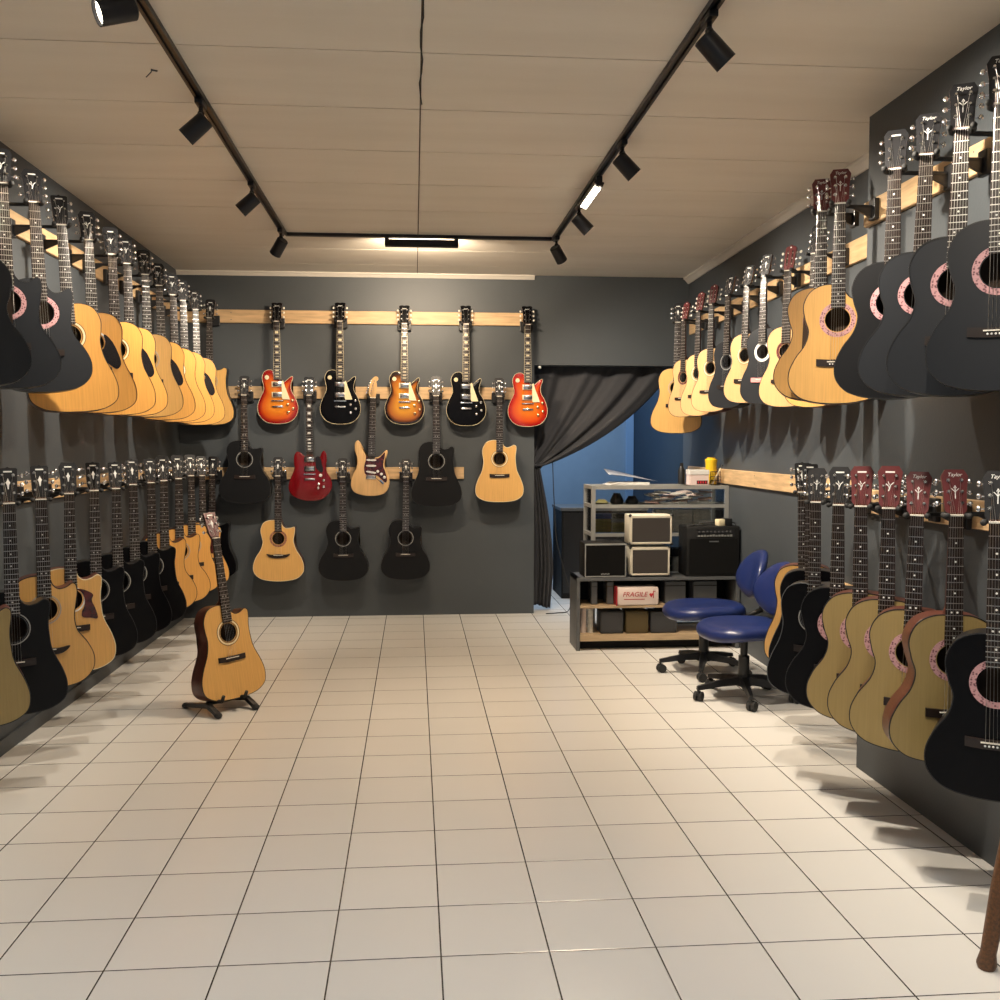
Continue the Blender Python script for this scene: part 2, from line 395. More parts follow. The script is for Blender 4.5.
rail((XN, Y0 + .2), (XN, YC - .01), 2.318, 2.42, (-1, 0), 'upper pine board on the projecting right wall, behind black guitars')
rail((XN, Y0 + .2), (XN, YC - .01), 1.117, 1.216, (-1, 0), 'lower pine board on the projecting right wall, behind the reddish headstocks')
rail((FX(YC), YC + .002), (FX(5.0), 5.0), .62, .70, fn, 'short low pine board glimpsed between the necks at lower right')

# ------------------------------------------------------------------ guitars
OUT = {
 'dread': [(0, 0), (.06, .003), (.112, -.018), (.140, -.070), (.140, -.125), (.133, -.18), (.146, -.25), (.182, -.33), (.199, -.395), (.188, -.455), (.135, -.492), (.065, -.505), (0, -.507)],
 'concert': [(0, 0), (.062, -.003), (.112, -.030), (.138, -.085), (.130, -.145), (.116, -.195), (.130, -.250), (.168, -.305), (.193, -.365), (.188, -.425), (.145, -.472), (.075, -.492), (0, -.497)],
 'small': [(0, 0), (.055, -.003), (.102, -.028), (.126, -.080), (.120, -.140), (.108, -.185), (.122, -.240), (.156, -.300), (.174, -.360), (.168, -.415), (.130, -.458), (.068, -.476), (0, -.480)],
 'round': [(0, 0), (.065, 0), (.118, -.022), (.142, -.080), (.132, -.145), (.126, -.185), (.145, -.245), (.182, -.305), (.204, -.370), (.198, -.430), (.150, -.478), (.078, -.497), (0, -.502)],
}
CUTR = {   # right side with a cutaway horn
 'dread': [(.0, 0), (.022, -.002), (.034, -.038), (.058, -.056), (.088, -.052), (.118, -.036), (.138, -.048), (.139, -.082), (.133, -.130), (.135, -.18), (.146, -.25), (.182, -.33), (.199, -.395), (.188, -.455), (.135, -.492), (.065, -.505), (0, -.507)],
 'concert': [(.0, 0), (.022, -.002), (.034, -.040), (.056, -.060), (.086, -.056), (.112, -.040), (.128, -.050), (.132, -.085), (.124, -.140), (.118, -.195), (.130, -.250), (.168, -.305), (.193, -.365), (.188, -.425), (.145, -.472), (.075, -.492), (0, -.497)],
}
CUTR['round'] = [(0, 0), (.022, -.002), (.034, -.042), (.06, -.064), (.10, -.062), (.128, -.056), (.136, -.075), (.130, -.120), (.122, -.16), (.126, -.19), (.145, -.245), (.182, -.305), (.204, -.370), (.198, -.430), (.150, -.478), (.078, -.497), (0, -.502)]
def body_outline(kind, cut):
    Lf = [(-x, z) for x, z in OUT[kind][1:-1]][::-1]        # bottom to top on the left
    Rt = CUTR[kind] if cut else OUT[kind]
    return spline(Rt + Lf, 5)
CACHE = {}
def cached(key, fn):
    if key not in CACHE: CACHE[key] = fn()
    return CACHE[key]
SCALE = .648
def fretz(n, sc=SCALE): return -sc * (1 - 2 ** (-n / 12))

def m_fretboard(top, L, n, dots, sc=SCALE, w0=.044, w1=.056, blocks=False, bindm=None):
    def f():
        bm = B()
        wid = lambda z: (w0 + (w1 - w0) * min(1, -z / .36)) / 2
        rings = []
        for z in (0, -L):
            a = wid(z); rings.append([(-a, 0, z), (-a, -.0055, z), (-a * .5, -.0066, z), (0, -.0070, z), (a * .5, -.0066, z), (a, -.0055, z), (a, 0, z)])
        loft(bm, rings)
        for k in range(1, n + 1):
            z = fretz(k, sc)
            if -z > L - .003: break
            a = wid(z); box(bm, (0, -.0068, z), (2 * a - .001, .0022, .0023), 1)
        for k in ((3, 5, 7, 9, 12, 15, 17, 19, 21) if dots else ()):
            z = (fretz(k, sc) + fretz(k - 1, sc)) / 2
            if -z > L - .006: break
            if blocks: box(bm, (0, -.0072, z), (.026, .0008, (fretz(k - 1, sc) - fretz(k, sc)) * .62), 2)
            else:
                for x in ((-.009, .009) if k == 12 else (0,)): tube(bm, [(x, -.0064, z), (x, -.0076, z)], .0034, 8, 2)
        if bindm:
            for s in (-1, 1): tube(bm, [(s * wid(0), -.003, 0), (s * wid(-.36), -.003, -.36), (s * wid(-L), -.003, -L)], .0014, 6, 2)
        return finish(bm, 'fretboard', [top, M_fret, bindm or M_pearl], 30)
    return cached(('fb', top.name, L, n, dots, sc, blocks, bindm), f)
def m_neck(m, L, heel, depth):
    def f():
        bm = B(); rings = []
        def sec(z, a, d): return [(a * math.cos(t), d * math.sin(t) + .0002, z) for t in [math.pi * k / 10 for k in range(11)]]
        for z, a, d in ((.012, .0215, .016), (-.004, .0215, .018), (-.05, .0225, .019), (-L * .5, .025, .021), (-L + .05, .027, .023), (-L + .03, .027, .03), (-L + .012, .0275, heel * .75), (-L + .0005, .028, heel)):
            rings.append(sec(z, a, d))
        loft(bm, rings); return finish(bm, 'neck', m, 40)
    return cached(('neck', m.name, L, heel), f)
HZ = .84
HEADS = {
 'plain': [(-.022, 0), (-.024, .012), (-.034, .04), (-.0345, .10), (-.040, .172), (-.031, .188), (0, .192), (.031, .188), (.040, .172), (.0345, .10), (.034, .04), (.024, .012), (.022, 0)],
 'crown': [(-.022, 0), (-.024, .008), (-.034, .024), (-.036, .10), (-.042, .158), (-.029, .184), (.029, .184), (.042, .158), (.036, .10), (.034, .024), (.024, .008), (.022, 0)],
 'square': [(-.022, 0), (-.024, .012), (-.032, .04), (-.036, .17), (-.030, .176), (-.008, .176), (0, .182), (.008, .176), (.030, .176), (.036, .17), (.032, .04), (.024, .012), (.022, 0)],
 'book': [(-.021, 0), (-.024, .010), (-.036, .040), (-.0335, .10), (-.037, .150), (-.044, .178), (-.034, .186), (-.018, .188), (0, .183), (.018, .188), (.034, .186), (.044, .178), (.037, .150), (.0335, .10), (.036, .040), (.024, .010), (.021, 0)],
 'classic': [(-.024, 0), (-.026, .008), (-.031, .03), (-.035, .165), (-.028, .18), (-.014, .184), (-.007, .192), (0, .195), (.007, .192), (.014, .184), (.028, .18), (.035, .165), (.031, .03), (.026, .008), (.024, 0)],
 'inline': spline([(-.021, 0), (-.022, .012), (-.034, .035), (-.030, .10), (-.020, .155), (-.004, .180), (.014, .196), (.034, .192), (.040, .175), (.034, .160), (.024, .150), (.030, .120), (.028, .06), (.022, .014), (.021, 0)], 3),
}
TILT = Matrix.Rotation(R(-12), 4, 'X')
def m_head(kind, m):
    def f():
        bm = B(); hz_ = HZ if kind not in ('inline',) else .9; P = [(x, z * hz_) for x, z in HEADS[kind]]; holes = []
        if kind == 'classic':
            for s in (-1, 1): holes.append([(s * .015 + dx, z * HZ) for dx, z in ((-.005, .045), (.005, .045), (.005, .15), (-.005, .15))])
        plate(bm, P, holes, -.001, .014, 0, 1)
        if kind == 'classic':
            for s in (-1, 1):
                for z in (.058 * HZ, .097 * HZ, .136 * HZ): tube(bm, [(s * .009, .006, z), (s * .021, .006, z)], .0035, 8, 2)
        bm.transform(Matrix.Identity(4) if kind == 'inline' else TILT)
        return finish(bm, 'headstock', [m, M_neck if m is not M_ash else M_ash, M_bone], 40)
    return cached(('head', kind, m.name), f)
def m_emblem(kind):
    def f():
        bm = B()
        def stroke(p, w=.0026):
            for (a, b) in zip(p, p[1:]):
                d = Vector((b[0] - a[0], b[1] - a[1])); L = d.length; an = math.atan2(d.y, d.x)
                box(bm, (0, 0, 0), (L + w, .0008, w), 0, Matrix.Translation(((a[0] + b[0]) / 2, -.0014, (a[1] + b[1]) / 2)) @ Matrix.Rotation(-an, 4, 'Y'))
        if kind == 'vine':
            stroke([(0, .070), (0, .112)], .003); stroke([(-.012, .108), (-.004, .1), (0, .094)]); stroke([(.012, .108), (.004, .1), (0, .094)]); stroke([(-.004, .112), (0, .12), (.004, .112)])
        elif kind == 'ypsilon':
            stroke([(-.013, .106), (-.004, .098), (-.001, .090)], .004); stroke([(.013, .112), (.004, .102), (-.003, .078)], .004); stroke([(-.006, .116), (-.002, .104)], .003)
        elif kind == 'flame':
            plate(bm, [(0, .126), (.005, .112), (.010, .104), (.005, .094), (.002, .072), (-.002, .072), (-.005, .094), (-.010, .104), (-.005, .112)], [], -.0018, -.001)
        if kind in ('vine',):
            pass
        elif kind == 'flower': tube(bm, [(0, -.0015, .174), (0, 0, .174)], .006, 8)
        if kind == 'bar': stroke([(-.014, .158), (.014, .158)], .007)
        if kind == 'script':
            stroke([(-.018, .148), (-.014, .160), (-.010, .150), (-.005, .158), (0, .151), (.005, .158), (.010, .152), (.018, .160)], .003)
        bm.transform(TILT @ Matrix.Diagonal((.9, 1, HZ, 1))); return finish(bm, 'emblem', M_pearl)
    return cached(('emb', kind), f)
def m_peg(side, m, kind='open'):
    def f():
        bm = B()
        if kind == 'inline':
            tube(bm, [(0, -.008, 0), (0, .004, 0)], .004, 10); box(bm, (0, .018, 0), (.010, .010, .012))
            tube(bm, [(0, .018, 0), (-.028, .018, 0)], .002, 6); box(bm, (-.033, .018, 0), (.012, .006, .015), 0, None, .002)
        else:
            if kind == 'open': tube(bm, [(0, -.009, 0), (0, .002, 0)], .0042, 10); tube(bm, [(0, -.001, 0), (0, .0005, 0)], .0065, 12)
            x = side
            box(bm, (x * .004, .017, 0), (.014, .010, .014), 0, None, .002)
            tube(bm, [(x * .008, .017, 0), (x * .026, .017, 0)], .0022, 6)
            ball(bm, (x * .031, .017, 0), (.008, .005, .0095), 1, 10)
        bm.transform(Matrix.Identity(4)); return finish(bm, 'tuning_peg', [M_chrome, m], 40)
    return cached(('peg', side, m.name, kind), f)
def m_soundboard(kind, cut, m, hz, hr, oval=False):
    def f():
        bm = B(); plate(bm, inset(body_outline(kind, cut), .0008), [circ(0, hz, hr)], 0, .003, 0, 0)
        return finish(bm, 'soundboard', m, 30)
    return cached(('sb', kind, cut, m.name, hz), f)
def m_body(kind, cut, m, d0=.095, d1=.115):
    def f():
        bm = B(); P = body_outline(kind, cut); n0 = 0
        zmin = min(z for x, z in P)
        bk = lambda z: d0 + (d1 - d0) * (z / zmin)
        r0 = [(x, .0032, z) for x, z in P]; r1 = [(x, bk(z) - .006, z) for x, z in P]; Pi = inset(P, .006); r2 = [(x, bk(z), z) for x, z in Pi]
        V = loft(bm, [r0, r1, r2], cap=False)
        n1 = len(bm.faces); f_ = bm.faces.new(V[-1]); bmesh.ops.triangulate(bm, faces=[f_])
        Q = inset(P, .003); V2 = loft(bm, [[(x, .0032, z) for x, z in Q], [(x, bk(z) - .008, z) for x, z in Q]], cap=False, mi=1)
        f_ = bm.faces.new(V2[-1]); f_.material_index = 1; bmesh.ops.triangulate(bm, faces=[f_])
        for i in range(len(P)): bm.faces.new((V[0][i], V[0][(i + 1) % len(P)], V2[0][(i + 1) % len(P)], V2[0][i]))
        return finish(bm, 'body', [m, M_inside], 50)
    return cached(('body', kind, cut, m.name), f)
def m_binding(kind, cut, m):
    def f():
        bm = B(); P = body_outline(kind, cut); n = len(P); rings = []
        O = P; I = inset(P, .0032)
        r = [[(x, -.0006, z) for x, z in I], [(x, -.0006, z) for x, z in O], [(x, .0046, z) for x, z in inset(P, -.0006)], [(x, .0046, z) for x, z in I]]
        V = [[bm.verts.new(p) for p in q] for q in r]
        for a in range(4):
            b = (a + 1) % 4
            for k in range(n): bm.faces.new((V[a][k], V[a][(k + 1) % n], V[b][(k + 1) % n], V[b][k]))
        return finish(bm, 'binding', m, 40)
    return cached(('bind', kind, cut, m.name), f)
def m_rosette(hz, rings, mats):
    def f():
        bm = B()
        for i, (a, b) in enumerate(rings): plate(bm, circ(0, hz, b, 40), [circ(0, hz, a, 40)], -.0011, -.0001, i)
        return finish(bm, 'rosette', mats)
    return cached(('ros', hz, tuple(rings), tuple(m.name for m in mats)), f)
def m_bridge(kind, m):
    def f():
        bm = B()
        if kind == 'leaf': P = spline([(-.095, .012), (-.05, .006), (0, .010), (.05, .006), (.095, .012), (.070, -.014), (.03, -.022), (0, -.024), (-.03, -.022), (-.070, -.014)], 4)
        elif kind == 'tie': P = [(-.088, .010), (.088, .010), (.090, -.012), (.045, -.016), (-.045, -.016), (-.090, -.012)]
        else: P = [(-.082, .014), (-.03, .011), (.03, .011), (.082, .014), (.082, -.014), (.035, -.018), (-.035, -.018), (-.082, -.014)]
        plate(bm, P, [], -.008, -.0001)
        return finish(bm, 'bridge', m, 30)
    return cached(('br', kind, m.name), f)
def m_saddle(m=None):
    def f():
        bm = B(); box(bm, (0, -.0095, .002), (.078, .004, .004)); return finish(bm, 'saddle', m or M_bone)
    return cached(('sad', m), f)
def m_pin():
    def f():
        bm = B(); ball(bm, (0, -.0095, 0), (.0034, .0022, .0034)); return finish(bm, 'bridge_pin', M_white, 60)
    return cached('pin', f)
def m_nut():
    def f():
        bm = B(); box(bm, (0, -.0035, .003), (.044, .010, .006), 0, None, .0008); return finish(bm, 'string_nut', M_bone)
    return cached('nut', f)
def m_string(i, sc, y1, headk):
    def f():
        bm = B(); x0 = (-.0175 + .007 * i); x1 = (-.026 + .0104 * i); r = .0006 if i < 3 else .0004
        if headk == 'inline': tgt = Vector((-.012 + .002 * i, -.004, (.05 + .022 * i) * .9))
        else:
            k = i if i < 3 else 5 - i; s = -1 if i < 3 else 1
            tgt = TILT @ Vector((s * .018, -.005, (.044, .0815, .119)[k]))
        tube(bm, [tuple(tgt), (x0, -.0088, .003), (x1, y1, -sc)], r, 4)
        return finish(bm, 'string', M_steel)
    return cached(('st', i, sc, y1, headk == 'inline'), f)
def m_guard(kind, m):
    def f():
        bm = B()
        if kind == 'drop': P = spline([(.012, -.052), (.045, -.030), (.056, .004), (.050, .034), (.060, .040), (.092, .002), (.122, -.070), (.126, -.112), (.104, -.132), (.070, -.108), (.035, -.078)], 4)
        elif kind == 'bat': P = spline([(.020, .052), (.058, .045), (.098, .020), (.092, -.010), (.108, -.050), (.118, -.098), (.086, -.094), (.050, -.088), (.046, -.062), (.056, -.040), (.060, -.002), (.045, .034)], 4)
        plate(bm, P, [], -.0022, -.0012); return finish(bm, 'pickguard', m)
    return cached(('pg', kind, m.name), f)

def place(root, n, b, yaw, kind_len):
    """n: where the nut hangs; b: (x, z) of the lowest point of the body; yaw: how far the face turns from -Y"""
    N = Vector(n); Bt = Vector((b[0], n[1], b[1])); up = (N - Bt); L = up.length; up.normalize()
    fwd = Vector((math.sin(yaw), -math.cos(yaw), 0)); fwd = (fwd - up * fwd.dot(up)).normalized()
    rt = up.cross(-fwd).normalized() * -1
    rt = (-fwd).cross(up).normalized()
    s = L / kind_len
    M = Matrix((rt, -fwd, up)).transposed().to_4x4()
    root.matrix_world = Matrix.Translation(N) @ M @ Matrix.Diagonal((s, s, s, 1))
    return s

def acoustic(n, b, yaw, label, group, kind='dread', cut=False, top=None, side=None, head='plain', headm=None, emb='flame',
             ros='silver', bridge='std', bridgem=None, guard=None, bind=None, pegm=None, pins=False, dots=True, cat='guitar', fb=None, wide=1, strings=True):
    top = top or M_spruce; side = side or M_mahog; headm = headm or M_greyhead; pegm = pegm or M_chrome; bridgem = bridgem or M_rose
    j = 14 if kind in ('dread', 'round') else 12
    join = fretz(j); zb = -join
    ln = -join + {'dread': .507, 'concert': .497, 'small': .480, 'round': .502}[kind]
    r = empty('classical_guitar' if head == 'classic' else 'acoustic_guitar', label=label, cat=cat, group=group)
    s = place(r, n, b, yaw, ln)
    off = (0, .002, join)
    hz = -.150 if kind in ('dread', 'round') else -.148
    hr = .05 if kind != 'small' else .043
    inst('body', m_body(kind, cut, side), r, off)
    inst('soundboard', m_soundboard(kind, cut, top, hz, hr), r, off)
    inst('binding', m_binding(kind, cut, bind or M_black), r, off)
    RS = {'silver': ([(hr + .005, hr + .0065), (hr + .011, hr + .0155)], [M_greymetal, M_alu]),
          'pink': ([(hr + .003, hr + .022)], [M_rospink]), 'brown': ([(hr + .003, hr + .020)], [M_rosbrown]),
          'rings': ([(hr + .003, hr + .006), (hr + .009, hr + .017), (hr + .0185, hr + .0205)], [M_black, M_cream, M_black]),
          'red': ([(hr + .003, hr + .015), (hr + .016, hr + .019)], [M_redhead, M_black]),
          'white': ([(hr + .002, hr + .020)], [M_white]), 'whiterim': ([(hr + .006, hr + .014)], [M_white])}
    rs = RS[ros]; inst('rosette', m_rosette(hz, rs[0], rs[1]), r, off)
    fl = -join + (.095 if kind in ('dread', 'round') else .10)
    inst('neck', m_neck(M_neck if headm is not M_redhead else M_mahog, -join, .085, 0), r)
    inst('fretboard', m_fretboard(fb or M_rose, fl, 20, dots), r)
    inst('string_nut', m_nut(), r)
    h = inst('headstock', m_head(head, headm), r)
    if emb == 'name': 
        e = inst('brand_lettering', name_mesh(), h); inst('emblem', m_emblem('vine'), h)
    elif emb:
        inst('emblem', m_emblem(emb), h)
        if emb in ('ypsilon', 'flame'): inst('name_bar', m_emblem('bar'), h)
    for sd in (-1, 1):
        for z in (.044, .0815, .119):
            p = TILT @ Vector((sd * (.0205 if head != 'classic' else .028), 0, z)); o = inst('tuning_peg', m_peg(sd, pegm, 'slot' if head == 'classic' else 'open'), h, p, (R(-12), 0, 0))
    if guard: inst('pickguard', m_guard(guard[0], guard[1]), r, (0, .002, join + hz))
    br = inst('bridge', m_bridge(bridge, bridgem), r, (0, .002, -SCALE))
    inst('saddle', m_saddle(), br)
    if pins:
        for k in range(6): inst('bridge_pin', m_pin(), br, (-.027 + .0108 * k, 0, -.008))
    if strings:
        for k in range(6): inst('string', m_string(k, SCALE, -.0095, head), r)
    return r, s

# writing on the headstocks of the guitars nearest the viewer
def text_mesh(txt, size, m, ext=.0004, name='lettering'):
    cu = bpy.data.curves.new(name, 'FONT'); cu.body = txt; cu.size = size; cu.extrude = ext; cu.align_x = 'CENTER'; cu.align_y = 'CENTER'; cu.shear = .25
    t = bpy.data.objects.new('tmp', cu); COL.objects.link(t)
    me = bpy.data.meshes.new_from_object(t.evaluated_get(bpy.context.evaluated_depsgraph_get()))
    bpy.data.objects.remove(t); bpy.data.curves.remove(cu); me.materials.clear(); me.materials.append(m)
    me.transform(Matrix.Rotation(R(90), 4, 'X')); return me
def name_mesh():
    def f():
        me = text_mesh('Taylor', .017, M_pearl); me.transform(TILT @ Matrix.Translation((0, -.0015, .137))); return me
    return cached('name', f)

# --- electric guitars
EB = {
 'single': ([(-.028, -.012), (-.06, .004), (-.10, -.010), (-.122, -.055), (-.113, -.112), (-.110, -.160), (-.135, -.215), (-.159, -.285), (-.150, -.352), (-.105, -.405), (-.04, -.425), (.04, -.425), (.105, -.405), (.150, -.352), (.159, -.285), (.138, -.215), (.112, -.168), (.104, -.130), (.110, -.095), (.121, -.064), (.117, -.047), (.097, -.056), (.075, -.076), (.052, -.094), (.030, -.096)], -.384, .810, .050),
 'double': ([(-.035, -.02), (-.07, .008), (-.105, .018), (-.125, -.02), (-.128, -.07), (-.125, -.12), (-.148, -.18), (-.172, -.25), (-.165, -.31), (-.12, -.355), (-.05, -.38), (.03, -.385), (.10, -.37), (.155, -.32), (.18, -.26), (.168, -.2), (.14, -.15), (.13, -.10), (.138, -.05), (.132, .005), (.118, .028), (.098, .012), (.082, -.025), (.04, -.035)], -.475, .860, .036),
 'offset': ([(-.028, -.01), (-.055, .030), (-.085, .085), (-.112, .118), (-.136, .095), (-.136, .03), (-.120, -.05), (-.130, -.12), (-.158, -.2), (-.158, -.27), (-.12, -.315), (-.03, -.335), (.06, -.33), (.125, -.3), (.152, -.23), (.140, -.15), (.115, -.08), (.120, -.02), (.131, .028), (.124, .046), (.106, .036), (.072, -.002), (.028, -.02)], -.468, .803, .044),
}
def m_ebody(kind, m, sidem):
    def f():
        P0, top, ln, th = EB[kind]; P = spline(P0, 5); bm = B()
        layers = [(P, .004), (inset(P, .003), .001), (P, -.001), (P, -.003), (P, -.0042), (P, -.005)] if kind == 'single' else [(P, .005), (inset(P, .003), .0015), (inset(P, .007), 0)]
        lay = bm.verts.layers.float.new('rim')
        V = []
        rims = [0, .02, .08, .22, .56, 1.0]
        for (pp, y), rv in zip(layers, rims):
            if kind == 'single' and rv >= .05:      # pull inner rings towards the centre so they never cross
                k = {.08: .93, .22: .82, .56: .64, 1.0: .40}[rv]
                pp = [(.0 + x * k, -.265 + (z + .265) * k) for x, z in P]
            ring = []
            for x, z in pp:
                v = bm.verts.new((x, y, z)); v[lay] = rv; ring.append(v)
            V.append(ring)
        n = len(P)
        for a, b in zip(V, V[1:]):
            for k in range(n): bm.faces.new((a[k], a[(k + 1) % n], b[(k + 1) % n], b[k]))
        f_ = bm.faces.new(V[-1]); bmesh.ops.triangulate(bm, faces=[f_])
        n0 = len(bm.faces)
        W = [V[0]] + [[bm.verts.new((x, y, z)) for x, z in pp] for pp, y in ((P, th - .006), (inset(P, .005), th))]
        for a, b in zip(W, W[1:]):
            for k in range(n): bm.faces.new((a[k], a[(k + 1) % n], b[(k + 1) % n], b[k]))
        f_ = bm.faces.new(W[-1]); bmesh.ops.triangulate(bm, faces=[f_])
        setmi(bm, n0, 1)
        return finish(bm, 'body', [m, sidem], 35)
    return cached(('eb', kind, m.name), f)
def electric(n, b, yaw, label, kind, m, side, group):
    P0, top, ln, th = EB[kind]
    r = empty('electric_guitar', label=label, cat='guitar', group=group); place(r, n, b, yaw, ln)
    off = (0, .004, top); sc = .628 if kind != 'offset' else .648; yf = -.0075 if kind == 'single' else 0
    bd = inst('body', m_ebody(kind, m, side), r, off)
    if kind == 'single':
        def fbind():
            b_ = B(); P = spline(EB[kind][0], 5); tube(b_, [(x, .0025, z) for x, z in P + P[:1]], .0015, 6); return finish(b_, 'binding', M_cream, 50)
        inst('binding', cached('ebind', fbind), bd)
    hk = 'inline' if kind == 'offset' else 'book'
    hm = M_ash if kind == 'offset' else M_gloss
    inst('neck', m_neck(M_ash if kind == 'offset' else M_mahog, -top + .02, .035, 0), r)
    fbL = {'single': -top + .075, 'double': -top + .002, 'offset': -top + .03}[kind]
    inst('fretboard', m_fretboard(M_rose, fbL, 22, True, sc, .043, .056, kind != 'offset', M_cream if kind == 'single' else None), r, (0, -.004 if kind == 'single' else 0, 0))
    inst('string_nut', m_nut(), r)
    h = inst('headstock', m_head(hk, hm), r)
    if hk == 'book':
        inst('emblem', m_emblem('script'), h); 
        for sd in (-1, 1):
            for z in (.044, .0815, .119): inst('tuning_peg', m_peg(sd, M_bone if kind == 'single' else M_chrome), h, TILT @ Vector((sd * .022, 0, z)), (R(-12), 0, 0))
    else:
        for k in range(6): inst('tuning_peg', m_peg(-1, M_chrome, 'inline'), h, (-.022 + .006 * k, 0, (.045 + .022 * k) * .9))
    for k in range(6): inst('string', m_string(k, sc - .004, -.017 if kind == 'single' else -.0125, hk), r)
    def pickup(z, soap=False, rot=0):
        bm = B()
        if kind == 'offset':
            P = [(.034 * math.cos(t) + (.008 if math.cos(t) > 0 else -.008), .0085 * math.sin(t)) for t in [2 * math.pi * k / 20 for k in range(20)]]
            plate(bm, P, [], yf - .0075, yf - .001)
            for k in range(6): tube(bm, [(-.026 + .0104 * k, yf - .0085, 0), (-.026 + .0104 * k, yf - .007, 0)], .0024, 8, 1)
            mm = [M_white, M_chrome]
        else:
            box(bm, (0, yf - .003, 0), (.088, .008, .042), 1, None, .0015); box(bm, (0, yf - .008, 0), (.070, .010, .034), 0, None, .002)
            for k in range(6): tube(bm, [(-.025 + .010 * k, yf - .0138, .008), (-.025 + .010 * k, yf - .0125, .008)], .0022, 8, 0)
            mm = [M_chrome, M_cream if kind == 'single' and m not in (M_gloss,) else M_black]
        obj('pickup', bm, mm, r, 40, (0, .004, z), (0, rot, 0))
    def knob(x, z, mk, rr=.0115):
        bm = B(); tube(bm, [(0, yf + .002, 0), (0, yf - .010, 0), (0, yf - .012, 0)], [rr, rr * .85, rr * .6], 16); obj('control_knob', bm, mk, r, 40, (x, .004, z))
    if kind in ('single', 'double'):
        zt = top
        if kind == 'single':
            pickup(zt - .112); pickup(zt - .195); zb = zt - .243
            for x, z in ((.080, -.272), (.118, -.240), (.082, -.335), (.122, -.305)): knob(x, zt + z, M_brass if m is not M_gloss else M_chrome)
            bm = B(); plate(bm, [(.034, -.088), (.046, -.082), (.060, -.13), (.088, -.205), (.096, -.232), (.040, -.232), (.034, -.215)], [], yf - .008, yf - .005)
            obj('pickguard', bm, M_cream, r, None, (0, .004, zt))
            bm = B(); plate(bm, circ(-.082, -.058, .017, 20), [], yf + .001, yf + .003 - .004); tube(bm, [(-.082, yf, -.058), (-.082, yf - .018, -.058)], .003, 8); obj('toggle_switch', bm, M_cream, r, 40, (0, .004, zt))
            bm = B(); box(bm, (0, yf - .004, -.290), (.085, .010, .014), 0, None, .003); obj('tailpiece', bm, M_chrome, r, 40, (0, .004, zt))
        else:
            pickup(zt - .045); pickup(zt - .120); zb = zt - .165
            for x, z in ((.072, -.245), (.112, -.215), (.068, -.278), (.112, -.268)): knob(x, zt + z, M_chrome)
            knob(.088, zt - .175, M_white, .014)
            bm = B(); plate(bm, spline([(.048, -.03), (.075, -.02), (.092, -.045), (.098, -.085), (.108, -.12), (.098, -.155), (.055, -.12), (.048, -.08)], 3), [], -.002, -.0003); obj('pickguard', bm, M_pgblack, r, None, (0, .004, zt))
            bm = B(); box(bm, (0, -.006, -.205), (.085, .010, .014), 0, None, .003); obj('tailpiece', bm, M_chrome, r, 40, (0, .004, zt))
        bm = B(); box(bm, (0, yf - .004, 0), (.078, .010, .009), 0, None, .002)
        for k in range(6): box(bm, (-.025 + .010 * k, yf - .0095, 0), (.006, .004, .008), 0)
        for s in (-1, 1): tube(bm, [(s * .042, yf, 0), (s * .042, yf - .010, 0)], .006, 10)
        obj('bridge', bm, M_chrome, r, 40, (0, .004, zb))
    else:
        zt = top
        bm = B(); P = spline([(-.040, .0), (-.028, -.022), (.028, -.026), (.060, -.020), (.088, .006), (.106, .026), (.110, .000), (.102, -.040), (.098, -.085), (.118, -.140), (.132, -.195), (.120, -.222), (.080, -.190), (.045, -.165), (-.02, -.165), (-.05, -.150), (-.058, -.10), (-.048, -.05)], 4)
        plate(bm, P, [], -.0022, -.0003); obj('pickguard', bm, M_tort, r, None, (0, .004, zt))
        for z in (-.035, -.082, -.135): pickup(zt + z - .004, rot=(0 if z > -.12 else R(8)))
        for x, z in ((.055, -.130), (.085, -.152), (.110, -.178)): knob(x, zt + z, M_white, .0125)
        bm = B(); box(bm, (0, -.004, 0), (.080, .007, .034), 0, None, .002)
        for k in range(6): box(bm, (-.0262 + .0105 * k, -.009, 0), (.008, .005, .022), 0, None, .001)
        obj('bridge', bm, M_chrome, r, 40, (0, .004, zt - .180))
        bm = B(); P = [(.070, -.20), (.085, -.198), (.108, -.225), (.102, -.238), (.085, -.228)]
        plate(bm, P, [], -.002, .001); obj('jack_plate', bm, M_chrome, r, None, (0, .004, zt))
        bm = B(); tube(bm, [(.03, -.006, -.175), (.05, -.022, -.19), (.078, -.024, -.215), (.100, -.024, -.232)], .0028, 8); obj('tremolo_arm', bm, M_black, r, 40, (0, .004, zt))
    return r

